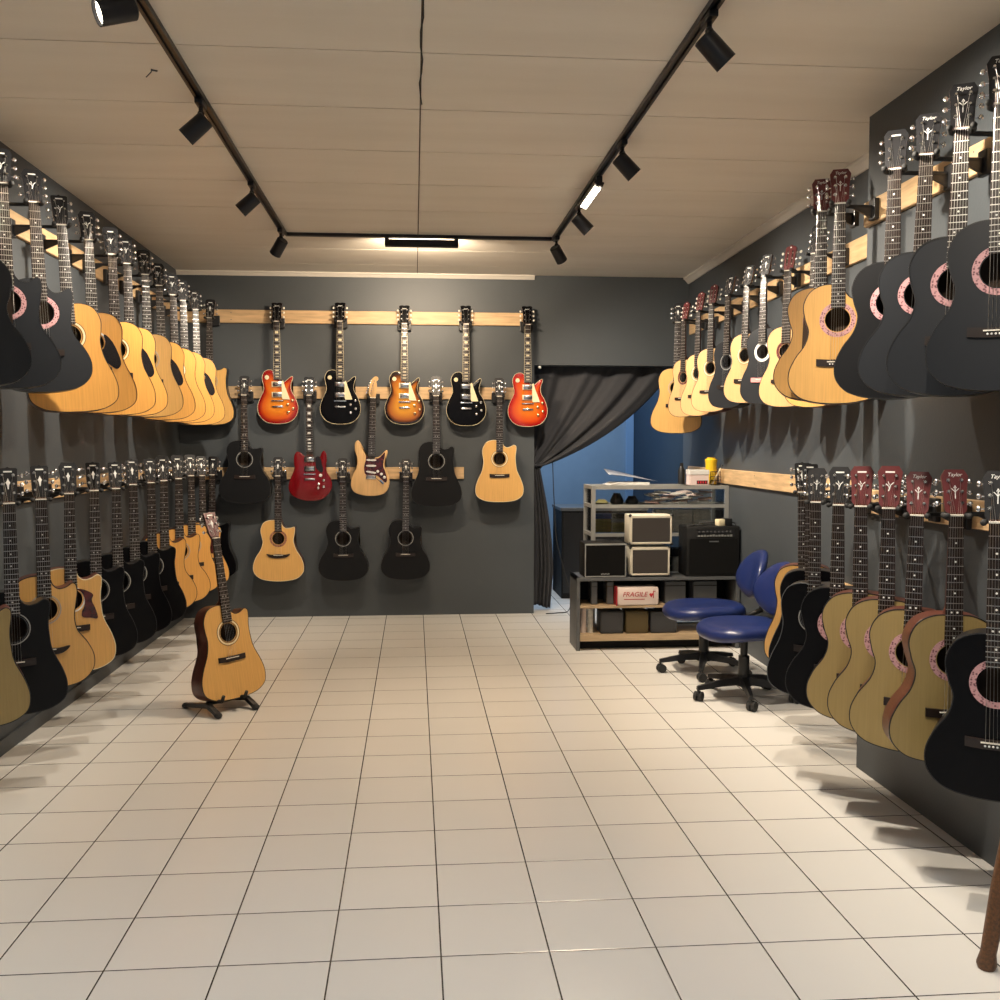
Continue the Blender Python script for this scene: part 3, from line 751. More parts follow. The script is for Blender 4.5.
# --- hangers
def hanger(n, s, yaw, wall, label, group):
    """n: nut position; wall: ('x', X) or ('y', Y) plane of the rail's face. yoke under the headstock flare, arm square to the wall"""
    N = Vector(n); c, sn = math.cos(yaw), math.sin(yaw)
    rt = Vector((c, sn, 0)); bk = Vector((-sn, c, 0)); zc = N.z + .003 * s
    piv = N + bk * .048; piv.z = zc
    if wall[0] == 'x': dirw = Vector((1 if wall[1] > 0 else -1, 0, 0)); foot = Vector((wall[1], piv.y, zc))
    else: dirw = Vector((0, 1, 0)); foot = Vector((piv.x, wall[1], zc))
    r = empty('guitar_hanger', foot, label=label, cat='guitar hanger', group=group)
    inv = lambda p: Vector(p) - foot
    bm = B()
    t = dirw.cross(Vector((0, 0, 1)))
    M = Matrix.Translation(-dirw * .011) @ Matrix((t, dirw, Vector((0, 0, 1)))).transposed().to_4x4()
    if wall[0] == 'x': box(bm, (0, 0, -.01), (.055, .022, .085), 0, M, .004)
    else: box(bm, (0, 0, -.005), (.105, .022, .080), 0, M, .004)
    obj('base_plate', bm, M_black, r)
    bm = B(); tube(bm, [inv(foot - dirw * .02), inv(piv)], .008, 10)
    if wall[0] == 'x':
        loft(bm, [[inv(foot) - dirw * a + t * b + Vector((0, 0, z)) for b in (-.006, .006)] + [inv(foot) - dirw * a2 + t * b + Vector((0, 0, z2)) for b, a2, z2 in ((.006, a, z - .03 * k), (-.006, a, z - .03 * k))] for a, z, k in ((.02, -.004, 1.4), (.10, -.004, .15))])
    obj('arm', bm, M_black, r, 50)
    bm = B(); pts = []
    for x, y in ((-.034, -.030), (-.034, .020), (-.028, .036), (-.012, .046), (.012, .046), (.028, .036), (.034, .020), (.034, -.030)):
        p = N + rt * x * s + bk * (y * s + .004); p.z = zc; pts.append(inv(p))
    tube(bm, pts, .0075, 8); 
    for q in (pts[0], pts[-1]): ball(bm, q, (.010, .010, .010))
    obj('yoke', bm, M_rubber, r, 50)
    return r
GH = 'black wall hangers holding guitars'
def G(n, b, yawd, wall, label, group, **kw):
    yaw = R(yawd)
    r, s = acoustic(n, b, yaw, label, group, **kw)
    hanger(n, s, yaw, wall, 'black hanger for ' + label, GH)
    return r

gLU = 'acoustic guitars in the upper row on the left wall'
gLL = 'acoustic guitars in the lower row on the left wall'
gRU = 'acoustic guitars in the upper row on the right wall'
gRL = 'acoustic guitars in the lower row on the right wall'
gBA = 'acoustic guitars hung on the rear wall'
gBE = 'electric guitars hung on the rear wall'
WL = ('x', XL + .021)
BLK = dict(kind='concert', top=M_slate, side=M_dkside, ros='pink', head='crown', emb='ypsilon', pins=True)
# upper left row, nearest first
G((-1.6, 3.811, 2.407), (-1.591, 1.615), 24, WL, 'black guitar cut by the left photo edge, foremost of upper left row', gLU, **BLK)
G((-1.6, 4.119, 2.418), (-1.587, 1.625), 24, WL, 'black cutaway guitar with pink rosette left of its twin, upper left row', gLU, **{**BLK, 'cut': True})
G((-1.6, 4.450, 2.424), (-1.566, 1.627), 24, WL, 'black cutaway guitar touching the first honey-coloured one, upper left row', gLU, **{**BLK, 'cut': True})
NAT = dict(kind='dread', top=M_spruce2, side=M_mahog, emb='ypsilon', bind=M_black)
DG = ('drop', M_pgblack)
LUt = [((-1.6, 4.780, 2.400), (-1.555, 1.552), dict(ros='rings', head='square'), 'large honey-coloured guitar directly behind the black ones, upper left row'),
 ((-1.6, 5.161, 2.409), (-1.577, 1.559), dict(ros='whiterim', guard=DG, head='crown'), 'honey guitar with black teardrop guard, largest such, upper left row'),
 ((-1.6, 5.547, 2.410), (-1.581, 1.560), dict(ros='rings'), 'honey guitar without guard between two with black guards, upper left row'),
 ((-1.6, 5.827, 2.412), (-1.584, 1.563), dict(ros='whiterim', guard=DG, head='square'), 'honey guitar with second largest black teardrop guard, upper left row'),
 ((-1.6, 6.203, 2.414), (-1.581, 1.567), dict(ros='silver', top=M_spruce), 'tan guitar with purplish rosette, mid upper left row'),
 ((-1.6, 6.532, 2.400), (-1.578, 1.557), dict(ros='rings', guard=DG, head='crown'), 'yellow guitar bearing the third of four black guards, upper left row'),
 ((-1.6, 6.900, 2.395), (-1.588, 1.553), dict(ros='rings'), 'plain yellow guitar directly behind the third black-guarded one, upper left'),
 ((-1.6, 7.190, 2.399), (-1.587, 1.552), dict(ros='rings', head='crown'), 'plain orange-tan guitar before the last guarded one, upper left row'),
 ((-1.6, 7.589, 2.390), (-1.588, 1.546), dict(ros='whiterim', guard=DG), 'farthest guitar with black teardrop guard, upper left row')]
for n, b, kw, lab in LUt: G(n, b, 24, WL, lab, gLU, **{**NAT, **kw})
# lower left row
DK = dict(kind='dread', top=M_gloss, side=M_dkside, ros='silver', head='square', emb='flame', cut=True)
LLt = [((-1.63, 3.804, 1.170), (-1.625, .345), dict(kind='dread', top=M_olive, cut=True, ros='rings'), 'tan cutaway guitar cut by the left photo edge, lower left row'),
 ((-1.6, 4.103, 1.167), (-1.595, .316), {**DK, 'top': M_satin}, 'black guitar with silver rosette, foremost black one of lower left row'),
 ((-1.6, 4.444, 1.164), (-1.591, .337), dict(kind='concert', top=M_spruce, cut=True, ros='silver', bridge='leaf', head='square'), 'natural cutaway guitar with dark leaf-shaped bridge, lower left row'),
 ((-1.6, 4.795, 1.172), (-1.601, .331), dict(kind='dread', top=M_spruce, cut=True, ros='whiterim', guard=('bat', M_tort), head='crown', bind=M_cream), 'natural guitar with large tortoiseshell guard, foremost such of lower left row'),
 ((-1.6, 5.160, 1.169), (-1.599, .319), dict(DK), 'black guitar right behind the tortoiseshell-guard one, lower left row'),
 ((-1.6, 5.531, 1.163), (-1.596, .310), dict(DK), 'second black guitar behind the tortoiseshell-guard one, lower left row'),
 ((-1.6, 5.859, 1.171), (-1.594, .307), dict(DK), 'third black guitar behind the tortoiseshell-guard one, lower left row'),
 ((-1.6, 6.250, 1.167), (-1.598, .300), dict(DK), 'black guitar just before the far natural ones, lower left row'),
 ((-1.6, 6.558, 1.168), (-1.600, .323), dict(kind='concert', top=M_spruce2, cut=True, bridge='std', head='plain'), 'first natural cutaway guitar after the black ones, lower left row'),
 ((-1.6, 6.965, 1.167), (-1.598, .310), dict(kind='concert', top=M_spruce2, cut=True, head='plain'), 'second natural cutaway guitar after the black ones, lower left row'),
 ((-1.6, 7.349, 1.175), (-1.600, .321), dict(kind='dread', top=M_spruce2), 'natural guitar mostly hidden behind two cutaways, far lower left row'),
 ((-1.6, 7.722, 1.164), (-1.599, .311), dict(kind='dread', top=M_spruce2, cut=True, guard=('bat', M_tort), head='crown'), 'natural guitar with dark guard behind the standing guitar, far lower left')]
for n, b, kw, lab in LLt: G(n, b, 25, WL, lab, gLL, **kw)
# upper right row, farthest first (hung on the recessed wall)
SM = dict(kind='small', top=M_pale, side=M_mahog, head='classic', headm=M_redhead, emb='flower', ros='red', bridge='tie', dots=False, pegm=M_bone)
SB = dict(kind='small', top=M_slate, side=M_dkside, head='square', emb='flame', ros='silver')
RUt = [((1.995, 7.50, 2.326), (1.988, 1.488), 18, dict(kind='dread', cut=True, top=M_spruce, head='plain', headm=M_greyhead), 'natural cutaway guitar farthest away and hanging lowest, upper right row'),
 ((1.970, 7.231, 2.308), (1.963, 1.605), 62, dict(SM), 'pale small classical guitar right before the far cutaway, upper right'),
 ((1.970, 6.857, 2.322), (1.961, 1.602), 60, dict(SM, ros='rings'), 'whitish brightly lit classical guitar with white-looking neck, upper right'),
 ((1.970, 6.550, 2.328), (1.961, 1.620), 54, dict(SM, ros='rings'), 'pale classical guitar showing its bridge beside the whitish one, upper right'),
 ((1.970, 6.202, 2.336), (1.960, 1.634), 62, dict(SB), 'small dark guitar with grey rosette between pale ones, upper right'),
 ((1.970, 5.848, 2.340), (1.958, 1.651), 56, dict(SB, top=M_pale, side=M_mahog, ros='rings'), 'pale small guitar with black headstock between two dark ones, upper right'),
 ((1.970, 5.552, 2.347), (1.964, 1.634), 58, dict(SB, ros='white', bridgem=M_pink), 'slate guitar with white rosette and pink bridge, upper right'),
 ((1.970, 5.187, 2.318), (1.960, 1.603), 50, dict(SM), 'pale classical guitar with red slotted headstock standing clear, upper right'),
 ((1.990, 4.880, 2.350), (1.985, 1.590), 55, dict(kind='small', top=M_spruce, head='plain', ros='pink'), 'natural guitar almost hidden, black headstock over its red neighbour, upper right')]
for n, b, y, kw, lab in RUt: G(n, b, -y, ('x', FX(n[1]) - .021), lab, gRU, **kw)
KN = dict(kind='concert', top=M_spruce, side=M_mahog, head='crown', headm=M_redhead, emb='name', ros='pink', pins=True)
KB = dict(kind='concert', top=M_slate, side=M_dkside, head='crown', headm=M_greyhead, emb='name', ros='pink', pins=True)
WN = ('x', XN - .021)
RUn = [((1.72, 4.155, 2.384), (1.722, 1.590), 22, dict(KN), 'natural guitar with pink rosette tucked behind its larger twin, upper right'),
 ((1.72, 3.97, 2.374), (1.718, 1.570), 22, dict(KN, cut=True), 'natural guitar with full pink rosette and dark bridge, upper right'),
 ((1.66, 3.386, 2.352), (1.656, 1.565), 31, dict(KB, top=M_satin, emb='bar'), 'black guitar with bar-marked headstock beside the natural one, upper right'),
 ((1.66, 3.170, 2.340), (1.641, 1.565), 31, dict(KB), 'dark guitar second in the near black group, shorter rosette arc, upper right'),
 ((1.66, 2.960, 2.358), (1.646, 1.555), 31, dict(KB), 'dark guitar third in the near black group, tallest full headstock, upper right'),
 ((1.66, 2.752, 2.364), (1.668, 1.560), 31, dict(KB), 'dark guitar cut by the right photo edge, upper right row')]
for n, b, y, kw, lab in RUn: G(n, b, -y, WN, lab, gRU, **kw)
# lower right row
RLt = [((1.880, 4.711, 1.170), (1.913, .308), 24, 'f', dict(kind='dread', top=M_spruce, head='square', ros='rings'), 'natural guitar peeking out beside the blue chair, lower right row'),
 ((1.800, 4.42, 1.173), (1.825, .331), 24, 'f', dict(kind='dread', top=M_gloss, side=M_dkside, head='square'), 'black guitar mostly hidden behind another black one, lower right row'),
 ((1.650, 3.99, 1.164), (1.648, .348), 31, 'n', dict(kind='dread', top=M_gloss, side=M_dkside, head='crown', emb='vine', ros='silver', bind=M_greymetal), 'black guitar with silver rosette arc beside the blue chair, lower right'),
 ((1.675, 3.825, 1.162), (1.676, .330), 31, 'n', dict(kind='concert', top=M_gloss, side=M_dkside, head='crown', emb='ypsilon', ros='pink'), 'black guitar next to the first natural of the near group, lower right'),
 ((1.690, 3.659, 1.167), (1.700, .331), 31, 'n', dict(KN, top=M_olive, emb='ypsilon'), 'first natural guitar right of the black ones, lower right row'),
 ((1.690, 3.436, 1.174), (1.688, .343), 31, 'n', dict(KN, top=M_olive, emb='ypsilon'), 'second natural guitar right of the black ones, lower right row'),
 ((1.690, 3.233, 1.163), (1.674, .351), 31, 'n', dict(KN, top=M_olive), 'natural guitar showing rosette and soundhole, lower right row'),
 ((1.690, 2.990, 1.180), (1.693, .389), 14, 'n', dict(KN, top=M_olive), 'natural guitar turned to show its brown side, lower right row'),
 ((1.690, 2.766, 1.175), (1.707, .349), 35, 'n', dict(KB, top=M_gloss), 'large black guitar cut by the right edge above the stool, lower right')]
for n, b, y, wl, kw, lab in RLt: G(n, b, -y, WN if wl == 'n' else ('x', FX(n[1]) - .021), lab, gRL, **kw)
# rear wall
WB = ('y', YB - .021)
def E_(n, b, lab, kind, m, side):
    electric(n, b, 0, lab, kind, m, side, gBE)
    hanger(n, 1, 0, WB, 'black hanger for ' + lab, GH)
E_((-1.078, 8.08, 2.370), (-1.077, 1.567), 'cherry sunburst electric guitar leftmost in the top rear row', 'single', M_cherryburst, M_red)
E_((-.583, 8.08, 2.376), (-.586, 1.565), 'black single-cutaway electric guitar above the red one, top rear row', 'single', M_gloss, M_gloss)
E_((-.074, 8.08, 2.362), (-.076, 1.563), 'brown-rimmed tobacco sunburst electric guitar, middle of top rear row', 'single', M_tobacco, M_mahog)
E_((.418, 8.08, 2.364), (.420, 1.555), 'black single-cutaway electric guitar between two sunburst ones, top rear row', 'single', M_gloss, M_gloss)
E_((.915, 8.08, 2.365), (.919, 1.549), 'orange-red sunburst electric guitar beside the curtain', 'single', M_fireburst, M_red)
E_((-.832, 8.08, 1.790), (-.832, .951), 'cherry red double-horned electric guitar in the middle rear row', 'double', M_red, M_red)
E_((-.327, 8.08, 1.773), (-.352, .989), 'natural wood electric guitar with tortoiseshell pickguard', 'offset', M_ash, M_ash)
BKt = [((-1.586, 8.03, 2.385), (-1.602, 1.555), dict(kind='dread', cut=True, top=M_spruce, side=M_dkside), 'natural cutaway guitar in the rear left corner, top rear row'),
 ((-1.584, 8.03, 1.160), (-1.601, .340), dict(kind='dread', cut=True, top=M_gloss, side=M_dkside), 'black cutaway guitar low in the rear left corner behind the standing one'),
 ((-1.331, 8.03, 1.787), (-1.335, .937), dict(kind='round', cut=True, top=M_satin, side=M_dkside, ros='silver'), 'black cutaway guitar leftmost of the middle rear row'),
 ((.176, 8.03, 1.788), (.178, .905), dict(kind='dread', cut=True, top=M_satin, side=M_dkside, head='plain', ros='silver'), 'black cutaway guitar between natural electric and natural acoustic, middle rear row'),
 ((.684, 8.03, 1.786), (.685, .939), dict(kind='dread', cut=True, top=M_spruce, side=M_mahog, ros='rings', bind=M_cream), 'natural cutaway acoustic guitar at the right of the middle rear row'),
 ((-1.077, 8.03, 1.151), (-1.080, .314), dict(kind='round', cut=True, top=M_spruce, side=M_mahog, ros='brown', bridge='leaf', bind=M_cream), 'natural round-bodied cutaway guitar with leaf bridge, lowest rear row'),
 ((-.569, 8.03, 1.142), (-.568, .312), dict(kind='round', cut=True, top=M_satin, side=M_dkside, ros='silver'), 'black cutaway guitar in the centre of the lowest rear row'),
 ((-.067, 8.03, 1.141), (-.075, .315), dict(kind='round', cut=True, top=M_satin, side=M_dkside, ros='silver', head='crown'), 'black cutaway guitar at the right of the lowest rear row')]
for n, b, kw, lab in BKt: G(n, b, 0, WB, lab, gBA, **kw)

# guitar on the floor stand
yaw = R(44)
r, s = acoustic((-.978, 5.42, .915), (-.935, .065), yaw, 'natural cutaway guitar with dark red sides standing on the floor', None, kind='dread', cut=True, top=M_spruce, side=M_mahog, headm=M_redhead, emb='flame', ros='rings', head='square')
# lean it back a little about its bottom
piv = Vector((-.935, 5.42, .065)); ax = Vector((math.cos(yaw), math.sin(yaw), 0))
r.matrix_world = Matrix.Translation((0, -.11, 0)) @ Matrix.Translation(piv) @ Matrix.Rotation(R(-7), 4, ax) @ Matrix.Translation(-piv) @ r.matrix_world
def stand():
    t = empty('guitar_stand', (-1.015, 5.33, 0), (0, 0, yaw), 'black folding stand on the tiles under the standing guitar', 'guitar stand')
    for sd in (-1, 1):
        bm = B()
        loft(bm, [[(sd * x + dx, y, z + dz) for dx, dz in ((-.014, -.011), (.014, -.011), (.014, .011), (-.014, .011))] for x, y, z in ((.115, -.13, .018), (.115, -.05, .05), (.11, .06, .035), (.11, .17, .018))])
        a = obj('side_frame', bm, M_black, t)
        for y in (-.13, .17):
            bm = B(); ball(bm, (sd * .114, y, .016), (.021, .024, .016)); obj('rubber_foot', bm, M_rubber, a, 50)
        bm = B(); tube(bm, [(sd * .07, -.10, .075), (sd * .07, .02, .052)], .010, 8); tube(bm, [(sd * .07, -.10, .075), (sd * .07, -.115, .105)], .009, 8); obj('cradle_arm', bm, M_rubber, t, 50)
    bm = B(); tube(bm, [(-.115, .03, .04), (.115, .03, .04)], .010, 8); obj('cross_bar', bm, M_black, t, 50)
stand()

# ------------------------------------------------------------------ track lights
def bar(p0, p1, label):
    bm = B(); p0 = Vector(p0); p1 = Vector(p1); d = (p1 - p0).normalized(); sd = d.cross(Vector((0, 0, 1)))
    loft(bm, [[p + sd * a + Vector((0, 0, b)) for a, b in ((-.018, 0), (-.018, -.02), (-.006, -.02), (-.006, -.010), (.006, -.010), (.006, -.02), (.018, -.02), (.018, 0))] for p in (p0, p1)])
    tag(obj('light_track', bm, M_track), label, 'light track', 'ceiling light tracks')
ZT = H - .0005; XTL, XTR, YT = -.835, .935, 6.69
bar((XTL, -.6, ZT), (XTL, YT + .018, ZT), 'long black light track along the left of the ceiling')
bar((XTR, -.6, ZT), (XTR, YT + .018, ZT), 'long black light track along the right of the ceiling')
bar((XTL + .019, YT, ZT), (XTR - .019, YT, ZT), 'black cross track linking the two long tracks before the rear wall')
def can_mesh():
    bm = B(); prof = [(.0, .054), (.030, .054), (.036, .049), (.038, -.058), (.035, -.058), (.032, -.046)]
    rings = [[(r_ * math.cos(t), r_ * math.sin(t), z) for t in [2 * math.pi * k / 24 for k in range(24)]] for r_, z in prof[1:]]
    V = loft(bm, rings, cap=False); bm.faces.new(V[0][::-1]); bm.faces.new(V[-1])
    return finish(bm, 'lamp_head', M_track, 35)
CAN = can_mesh()
def spot(x, y, aim, label, power=SPOT_W, size=112, glow=True):
    r = empty('track_spotlight', (x, y, H - .021), label=label, cat='spotlight', group='black spotlights on the ceiling tracks')
    bm = B(); box(bm, (0, 0, -.012), (.030, .10, .022), 0, None, .003); tube(bm, [(0, 0, -.02), (0, 0, -.048)], .009, 10); ball(bm, (0, 0, -.050), (.014, .014, .014))
    obj('adapter', bm, M_track, r, 40)
    d = Vector(aim).normalized(); c = Vector((0, 0, -.052)) + d * .024 
    q = (-d).to_track_quat('Z', 'Y')
    h = inst('lamp_head', CAN, r); h.rotation_mode = 'QUATERNION'; h.rotation_quaternion = q; h.location = c + Vector((0, 0, -.036))
    bm = B(); tube(bm, [(0, 0, -.0465), (0, 0, -.0475)], .0315, 24); obj('lens', bm, M_glow, h)
    l = light('lamp_light', 'SPOT', (0, 0, -.061), power, SPOTC, h, spot_size=R(size), spot_blend=.9, shadow_soft_size=.03)
    return r
dL = (-.75, .05, -.66); dR = (.72, .05, -.72); RW = SPOT_W * 1.45
for (y, a, lab) in ((3.07, (-.78, -.42, -.34), 'black spotlight with glowing lens at top left, cut by the photo edge'), (4.12, dL, 'second black spotlight from the viewer on the left track'), (5.37, dL, 'third black spotlight from the viewer on the left track'), (6.50, (-.5, .45, -.7), 'last black spotlight at the far end of the left track')):
    spot(XTL, y, a, lab)
for (y, a, lab) in ((3.17, dR, 'large black spotlight nearest the viewer on the right track'), (4.50, dR, 'black spotlight on the right track before the bright tube lamp'), (5.68, dR, 'chrome-glinting black spotlight just past the bright tube lamp'), (6.58, (.5, .45, -.7), 'last black spotlight at the far end of the right track')):
    spot(XTR, y, a, lab, RW)
# the tracks carry on behind the viewer
for y in (1.9, .6): 
    spot(XTL, y, dL, 'black spotlight on the left track, %s beyond the picture' % ('just' if y > 1 else 'far')); spot(XTR, y, dR, 'black spotlight on the right track, %s beyond the picture' % ('just' if y > 1 else 'far'))
def linear(c, ln, axis, aim, label, power, col=WARM, spr=150):
    """tube lamp hung under a track: housing + glowing diffuser facing aim"""
    r = empty('linear_lamp', c, label=label, cat='lamp', group='tube lamps on the ceiling tracks')
    ax = Vector(axis); aim = Vector(aim).normalized(); up = ax.cross(aim).normalized()
    M = Matrix((ax, -aim, up)).transposed().to_4x4()
    bm = B(); box(bm, (0, .006, .004), (ln, .024, .050), 0, M, .004)
    for s in (-1, 1): box(bm, Vector(axis) * s * (ln / 2 - .012) + Vector((0, 0, .016)), (.03, .03, .050), 0, None, .003)
    obj('housing', bm, M_track, r)
    bm = B(); box(bm, (0, -.009, 0), (ln - .07, .005, .034), 0, M, .002); obj('diffuser', bm, M_glow, r)
    l = light('tube_light', 'AREA', aim * .016, power, col, r, shape='RECTANGLE', size=ln - .08, size_y=.03, spread=R(spr))
    l.rotation_mode = 'QUATERNION'
    Z = -aim; X = ax; Yv = Z.cross(X); l.rotation_quaternion = Matrix((X, Yv, Z)).transposed().to_quaternion()
linear((.055, YT, H - .062), .48, (1, 0, 0), (0, .96, -.28), 'black tube lamp under the cross track, facing the rear wall', TUBE_W)
linear((XTR, 5.30, H - .068), .50, (0, 1, 0), (-.35, 0, -.93), 'bright glowing tube lamp on the right track', TUBE_W * 1.3)
for y, k in ((2.62, 0), (1.25, 1), (.05, 2)):  # unseen fill tubes, added to light the floor and bounce up to the ceiling
    for x, sd in ((XTL, 'left'), (XTR, 'right')):
        linear((x, y, H - .068), .60, (0, 1, 0), (0, 0, -1), ('nearest', 'middle', 'rearmost')[k] + ' added fill lamp on the ' + sd + ' track, outside the picture', FILL_W, (.88, .94, 1.0), 105)
# thin cable along the ceiling joint and a small hook
bm = B(); tube(bm, [(.031 + .006 * math.sin(k * 1.7), 2.7 + k * .12, H - .003 - .004 * (k % 2)) for k in range(13)], .0022, 6)
tag(obj('ceiling_cable', bm, M_rubber, smooth=60), 'thin dark cable along the middle joint of the ceiling', 'cable')
bm = B(); tube(bm, [(-.955, 3.85, H), (-.957, 3.85, H - .010), (-.968, 3.85, H - .022), (-.976, 3.85, H - .030)], .0022, 6); tube(bm, [(-.958, 3.85, H - .003), (-.935, 3.853, H - .006)], .003, 6)
tag(obj('ceiling_hook', bm, M_greymetal, smooth=60), 'tiny bent hook in the ceiling left of the left track', 'hook')

# ------------------------------------------------------------------ back room
bm = B(); ab(bm, (.6, 8.9, 2.585), (1.8, 9.5, 2.6)); tag(obj('ceiling_lamp', bm, mat('cool_lamp_glow', (1, 1, 1), .5, emit=(.55, .75, 1), estr=2)), 'cool flat ceiling lamp of the blue back room, hidden by the lintel', 'lamp')
light('backroom_light', 'AREA', (1.2, 9.2, 2.57), BLUE_W, (.60, .78, 1.0), shape='RECTANGLE', size=1.2, size_y=.6)
def cabinet():
    t = empty('dark_cabinet', (1.62, 9.25, 0), label='black cabinet in the blue back room behind the glass showcase', cat='cabinet')
    bm = B(); ab(bm, (-.29, -.28, 0), (.5, .28, .80), 0, .006); obj('carcass', bm, M_tolex, t)
    bm = B(); ab(bm, (-.30, -.29, .80), (.51, .29, .83), 0, .004); obj('top_board', bm, M_greymetal, t)
    bm = B(); ab(bm, (-.27, -.286, .05), (.48, -.281, .78)); d = obj('door', bm, M_black, t)
cabinet()
bm = B(); ab(bm, (1.12, 9.5, 0), (1.30, 9.8, .64), 0, .01); ab(bm, (1.13, 9.51, .64), (1.29, 9.79, .66), 0, .004); tag(obj('waste_bin', bm, M_greybox), 'grey upright bin in the blue back room beside the black cabinet', 'bin')
bm = B(); ab(bm, (2.20, 10.26, 0), (2.275, 10.299, 2.05)); tag(obj('door_1', bm, mat('blue_gloss_paint', (.24, .38, .58), .4)), kind='structure')
pts = [(1.17, 8.42, 1.25), (1.18, 8.40, .95), (1.20, 8.38, .6), (1.26, 8.36, .35), (1.31, 8.30, .12), (1.28, 8.22, .015), (1.18, 8.16, .008), (1.08, 8.13, .008)]
bm = B(); tube(bm, spline(pts, 5, False), .004, 6); tag(obj('power_cable', bm, M_rubber, smooth=60), 'thin black cable hanging beside the curtain and curling on the floor', 'cable')

# ------------------------------------------------------------------ low shelf, showcase and what is on them
YS = 6.66
def low_shelf():
    t = empty('low_shelf_unit', (1.64, YS + .15, 0), label='low grey shelf unit carrying the amplifiers before the showcase', cat='shelf')
    x0, x1 = -.535, .575
    for x in (x0, x1):
        bm = B(); ab(bm, (x - .012, -.15, 0), (x + .012, .15, .50), 0, .002); obj('side_panel', bm, M_greymetal, t)
    bm = B(); ab(bm, (x0 - .012, -.152, .478), (x1 + .012, .15, .500), 0, .002); obj('top_board', bm, M_greymetal, t)
    for z, th in ((.29, .018), (.065, .043)):
        bm = B(); ab(bm, (x0 + .013, -.145, z), (x1 - .013, .15, z + th), 0, .002); obj('shelf_board', bm, M_plywood, t)
    bm = B(); ab(bm, (x0 + .013, -.06, .0), (x1 - .013, -.04, .064)); obj('gap_shade_board', bm, M_tolex, t)  # black board put in for the shade of the gap below the shelf
    bm = B(); ab(bm, (x0 + .012, .14, .30), (x1 - .012, .15, .478)); obj('back_panel', bm, M_tolex, t)
low_shelf()
def showcase():
    X0, X1, Ya, Yb, Z0, Z1 = 1.262, 2.226, 6.985, 7.30, .02, 1.112
    t = empty('glass_showcase', ((X0 + X1) / 2, (Ya + Yb) / 2, 0), label='aluminium-framed glass showcase full of string packets by the right wall', cat='showcase')
    c = Vector(t.location)
    def L(p): return (p[0] - c.x, p[1] - c.y, p[2])
    for x in (X0, X1):
        for y in (Ya, Yb):
            bm = B(); ab(bm, L((x - .014, y - .014, 0)), L((x + .014, y + .014, Z1))); obj('post', bm, M_alu, t)
    for z in (Z1 - .014, .965, .762, .40, .06):
        bm = B()
        for y in (Ya, Yb): ab(bm, L((X0 + .015, y - .012, z - .012)), L((X1 - .015, y + .012, z + .012)))
        for x in (X0, X1): ab(bm, L((x - .012, Ya + .015, z - .012)), L((x + .012, Yb - .015, z + .012)))
        f = obj('shelf_frame', bm, M_alu, t)
        bm = B(); ab(bm, L((X0 + .013, Ya + .013, z - .003)), L((X1 - .013, Yb - .013, z + .003))); g = obj('glass_shelf', bm, M_glass if z != .06 else M_plywood, f)
    bm = B(); ab(bm, L((X0 + .016, Ya - .002, .075)), L((X1 - .016, Ya + .002, Z1 - .028))); obj('front_pane', bm, M_glass, t)
    for x in (X0, X1): bm = B(); ab(bm, L((x - .002, Ya + .016, .075)), L((x + .002, Yb - .016, Z1 - .028))); obj('side_pane', bm, M_glass, t)
showcase()
# goods inside the showcase
def packs(x0, x1, y, z, n, mats, hh, label, grp, jit=.004, wmin=.10):
    i = 0; x = x0
    while x < x1 - wmin * .6:
        wd = min(wmin * random.uniform(.9, 1.15), x1 - x)
        for k in range(n - random.choice((0, 0, 1))):
            lab_ = label % (('lowest', 'second', 'third', 'fourth', 'fifth', 'sixth', 'seventh')[k], ('leftmost', 'second', 'third', 'fourth')[i])
            bm = B(); ab(bm, (-wd / 2 + .004, -.05, 0), (wd / 2 - .004, .05, hh * .94), 0, .002)
            o = obj('string_packet', bm, random.choice(mats), None, None, (x + wd / 2, y + random.uniform(-jit, jit), z + k * hh), (0, 0, random.uniform(-.05, .05)))
            tag(o, lab_, 'packet', grp)
        x += wd; i += 1
packs(1.72, 2.14, 7.08, .7752, 7, [M_packgrey, M_packgrey, M_paper], .023, 'grey packet, %s from below in the %s grey stack of the showcase', 'grey packets stacked in the showcase', wmin=.13)
packs(1.28, 1.66, 7.08, .7752, 4, [M_packolive], .024, 'olive packet, %s from below in the %s olive stack of the showcase', 'olive packets in the showcase', wmin=.12)
packs(1.28, 1.66, 7.08, .873, 2, [M_packblue, M_tolex], .018, 'dark packet, %s from below on the %s olive stack of the showcase', 'dark packets in the showcase', wmin=.12)
packs(1.70, 1.95, 7.08, .4132, 5, [M_tolex, M_greybox, M_packgrey], .062, 'dark box, %s from below in the %s stack low in the showcase', 'dark boxes low in the showcase', wmin=.13)
for i in range(24):
    bm = B(); ab(bm, (-.050, -.034, 0), (.050, .034, .008), 0, .002)
    lay = i // 8
    o = obj('small_packet', bm, random.choice([M_packred, M_paper, M_packgrey, M_pinkcard]), None, None, (1.70 + .053 * (i % 8) + lay * .02, 7.06 + .03 * (i % 3), .984 + .010 * (i % 3) + .026 * lay), (random.uniform(-.06, .16), random.uniform(-.10, .10), random.uniform(-.8, .8)))
    tag(o, ('lower', 'middle', 'upper')[lay] + ' loose packet, ' + ('leftmost', 'second', 'third', 'fourth', 'fifth', 'sixth', 'seventh', 'rightmost')[i % 8] + ' in the heap on the showcase upper shelf', 'packet', 'loose small packets on the showcase upper shelf')
for i, (x, m_, h_) in enumerate(((1.34, M_packolive, .03), (1.45, M_tolex, .075), (1.56, M_tolex, .055))):
    bm = B(); tube(bm, [(0, 0, .0), (0, 0, h_ * .3), (0, 0, h_)], [.045, .05, .025], 14)
    tag(obj('accessory_pouch', bm, m_, None, 50, (x, 7.08, .9785)), ('flat olive pouch', 'taller black pouch', 'shorter black pouch')[i] + ' on the upper shelf of the glass showcase', 'pouch')
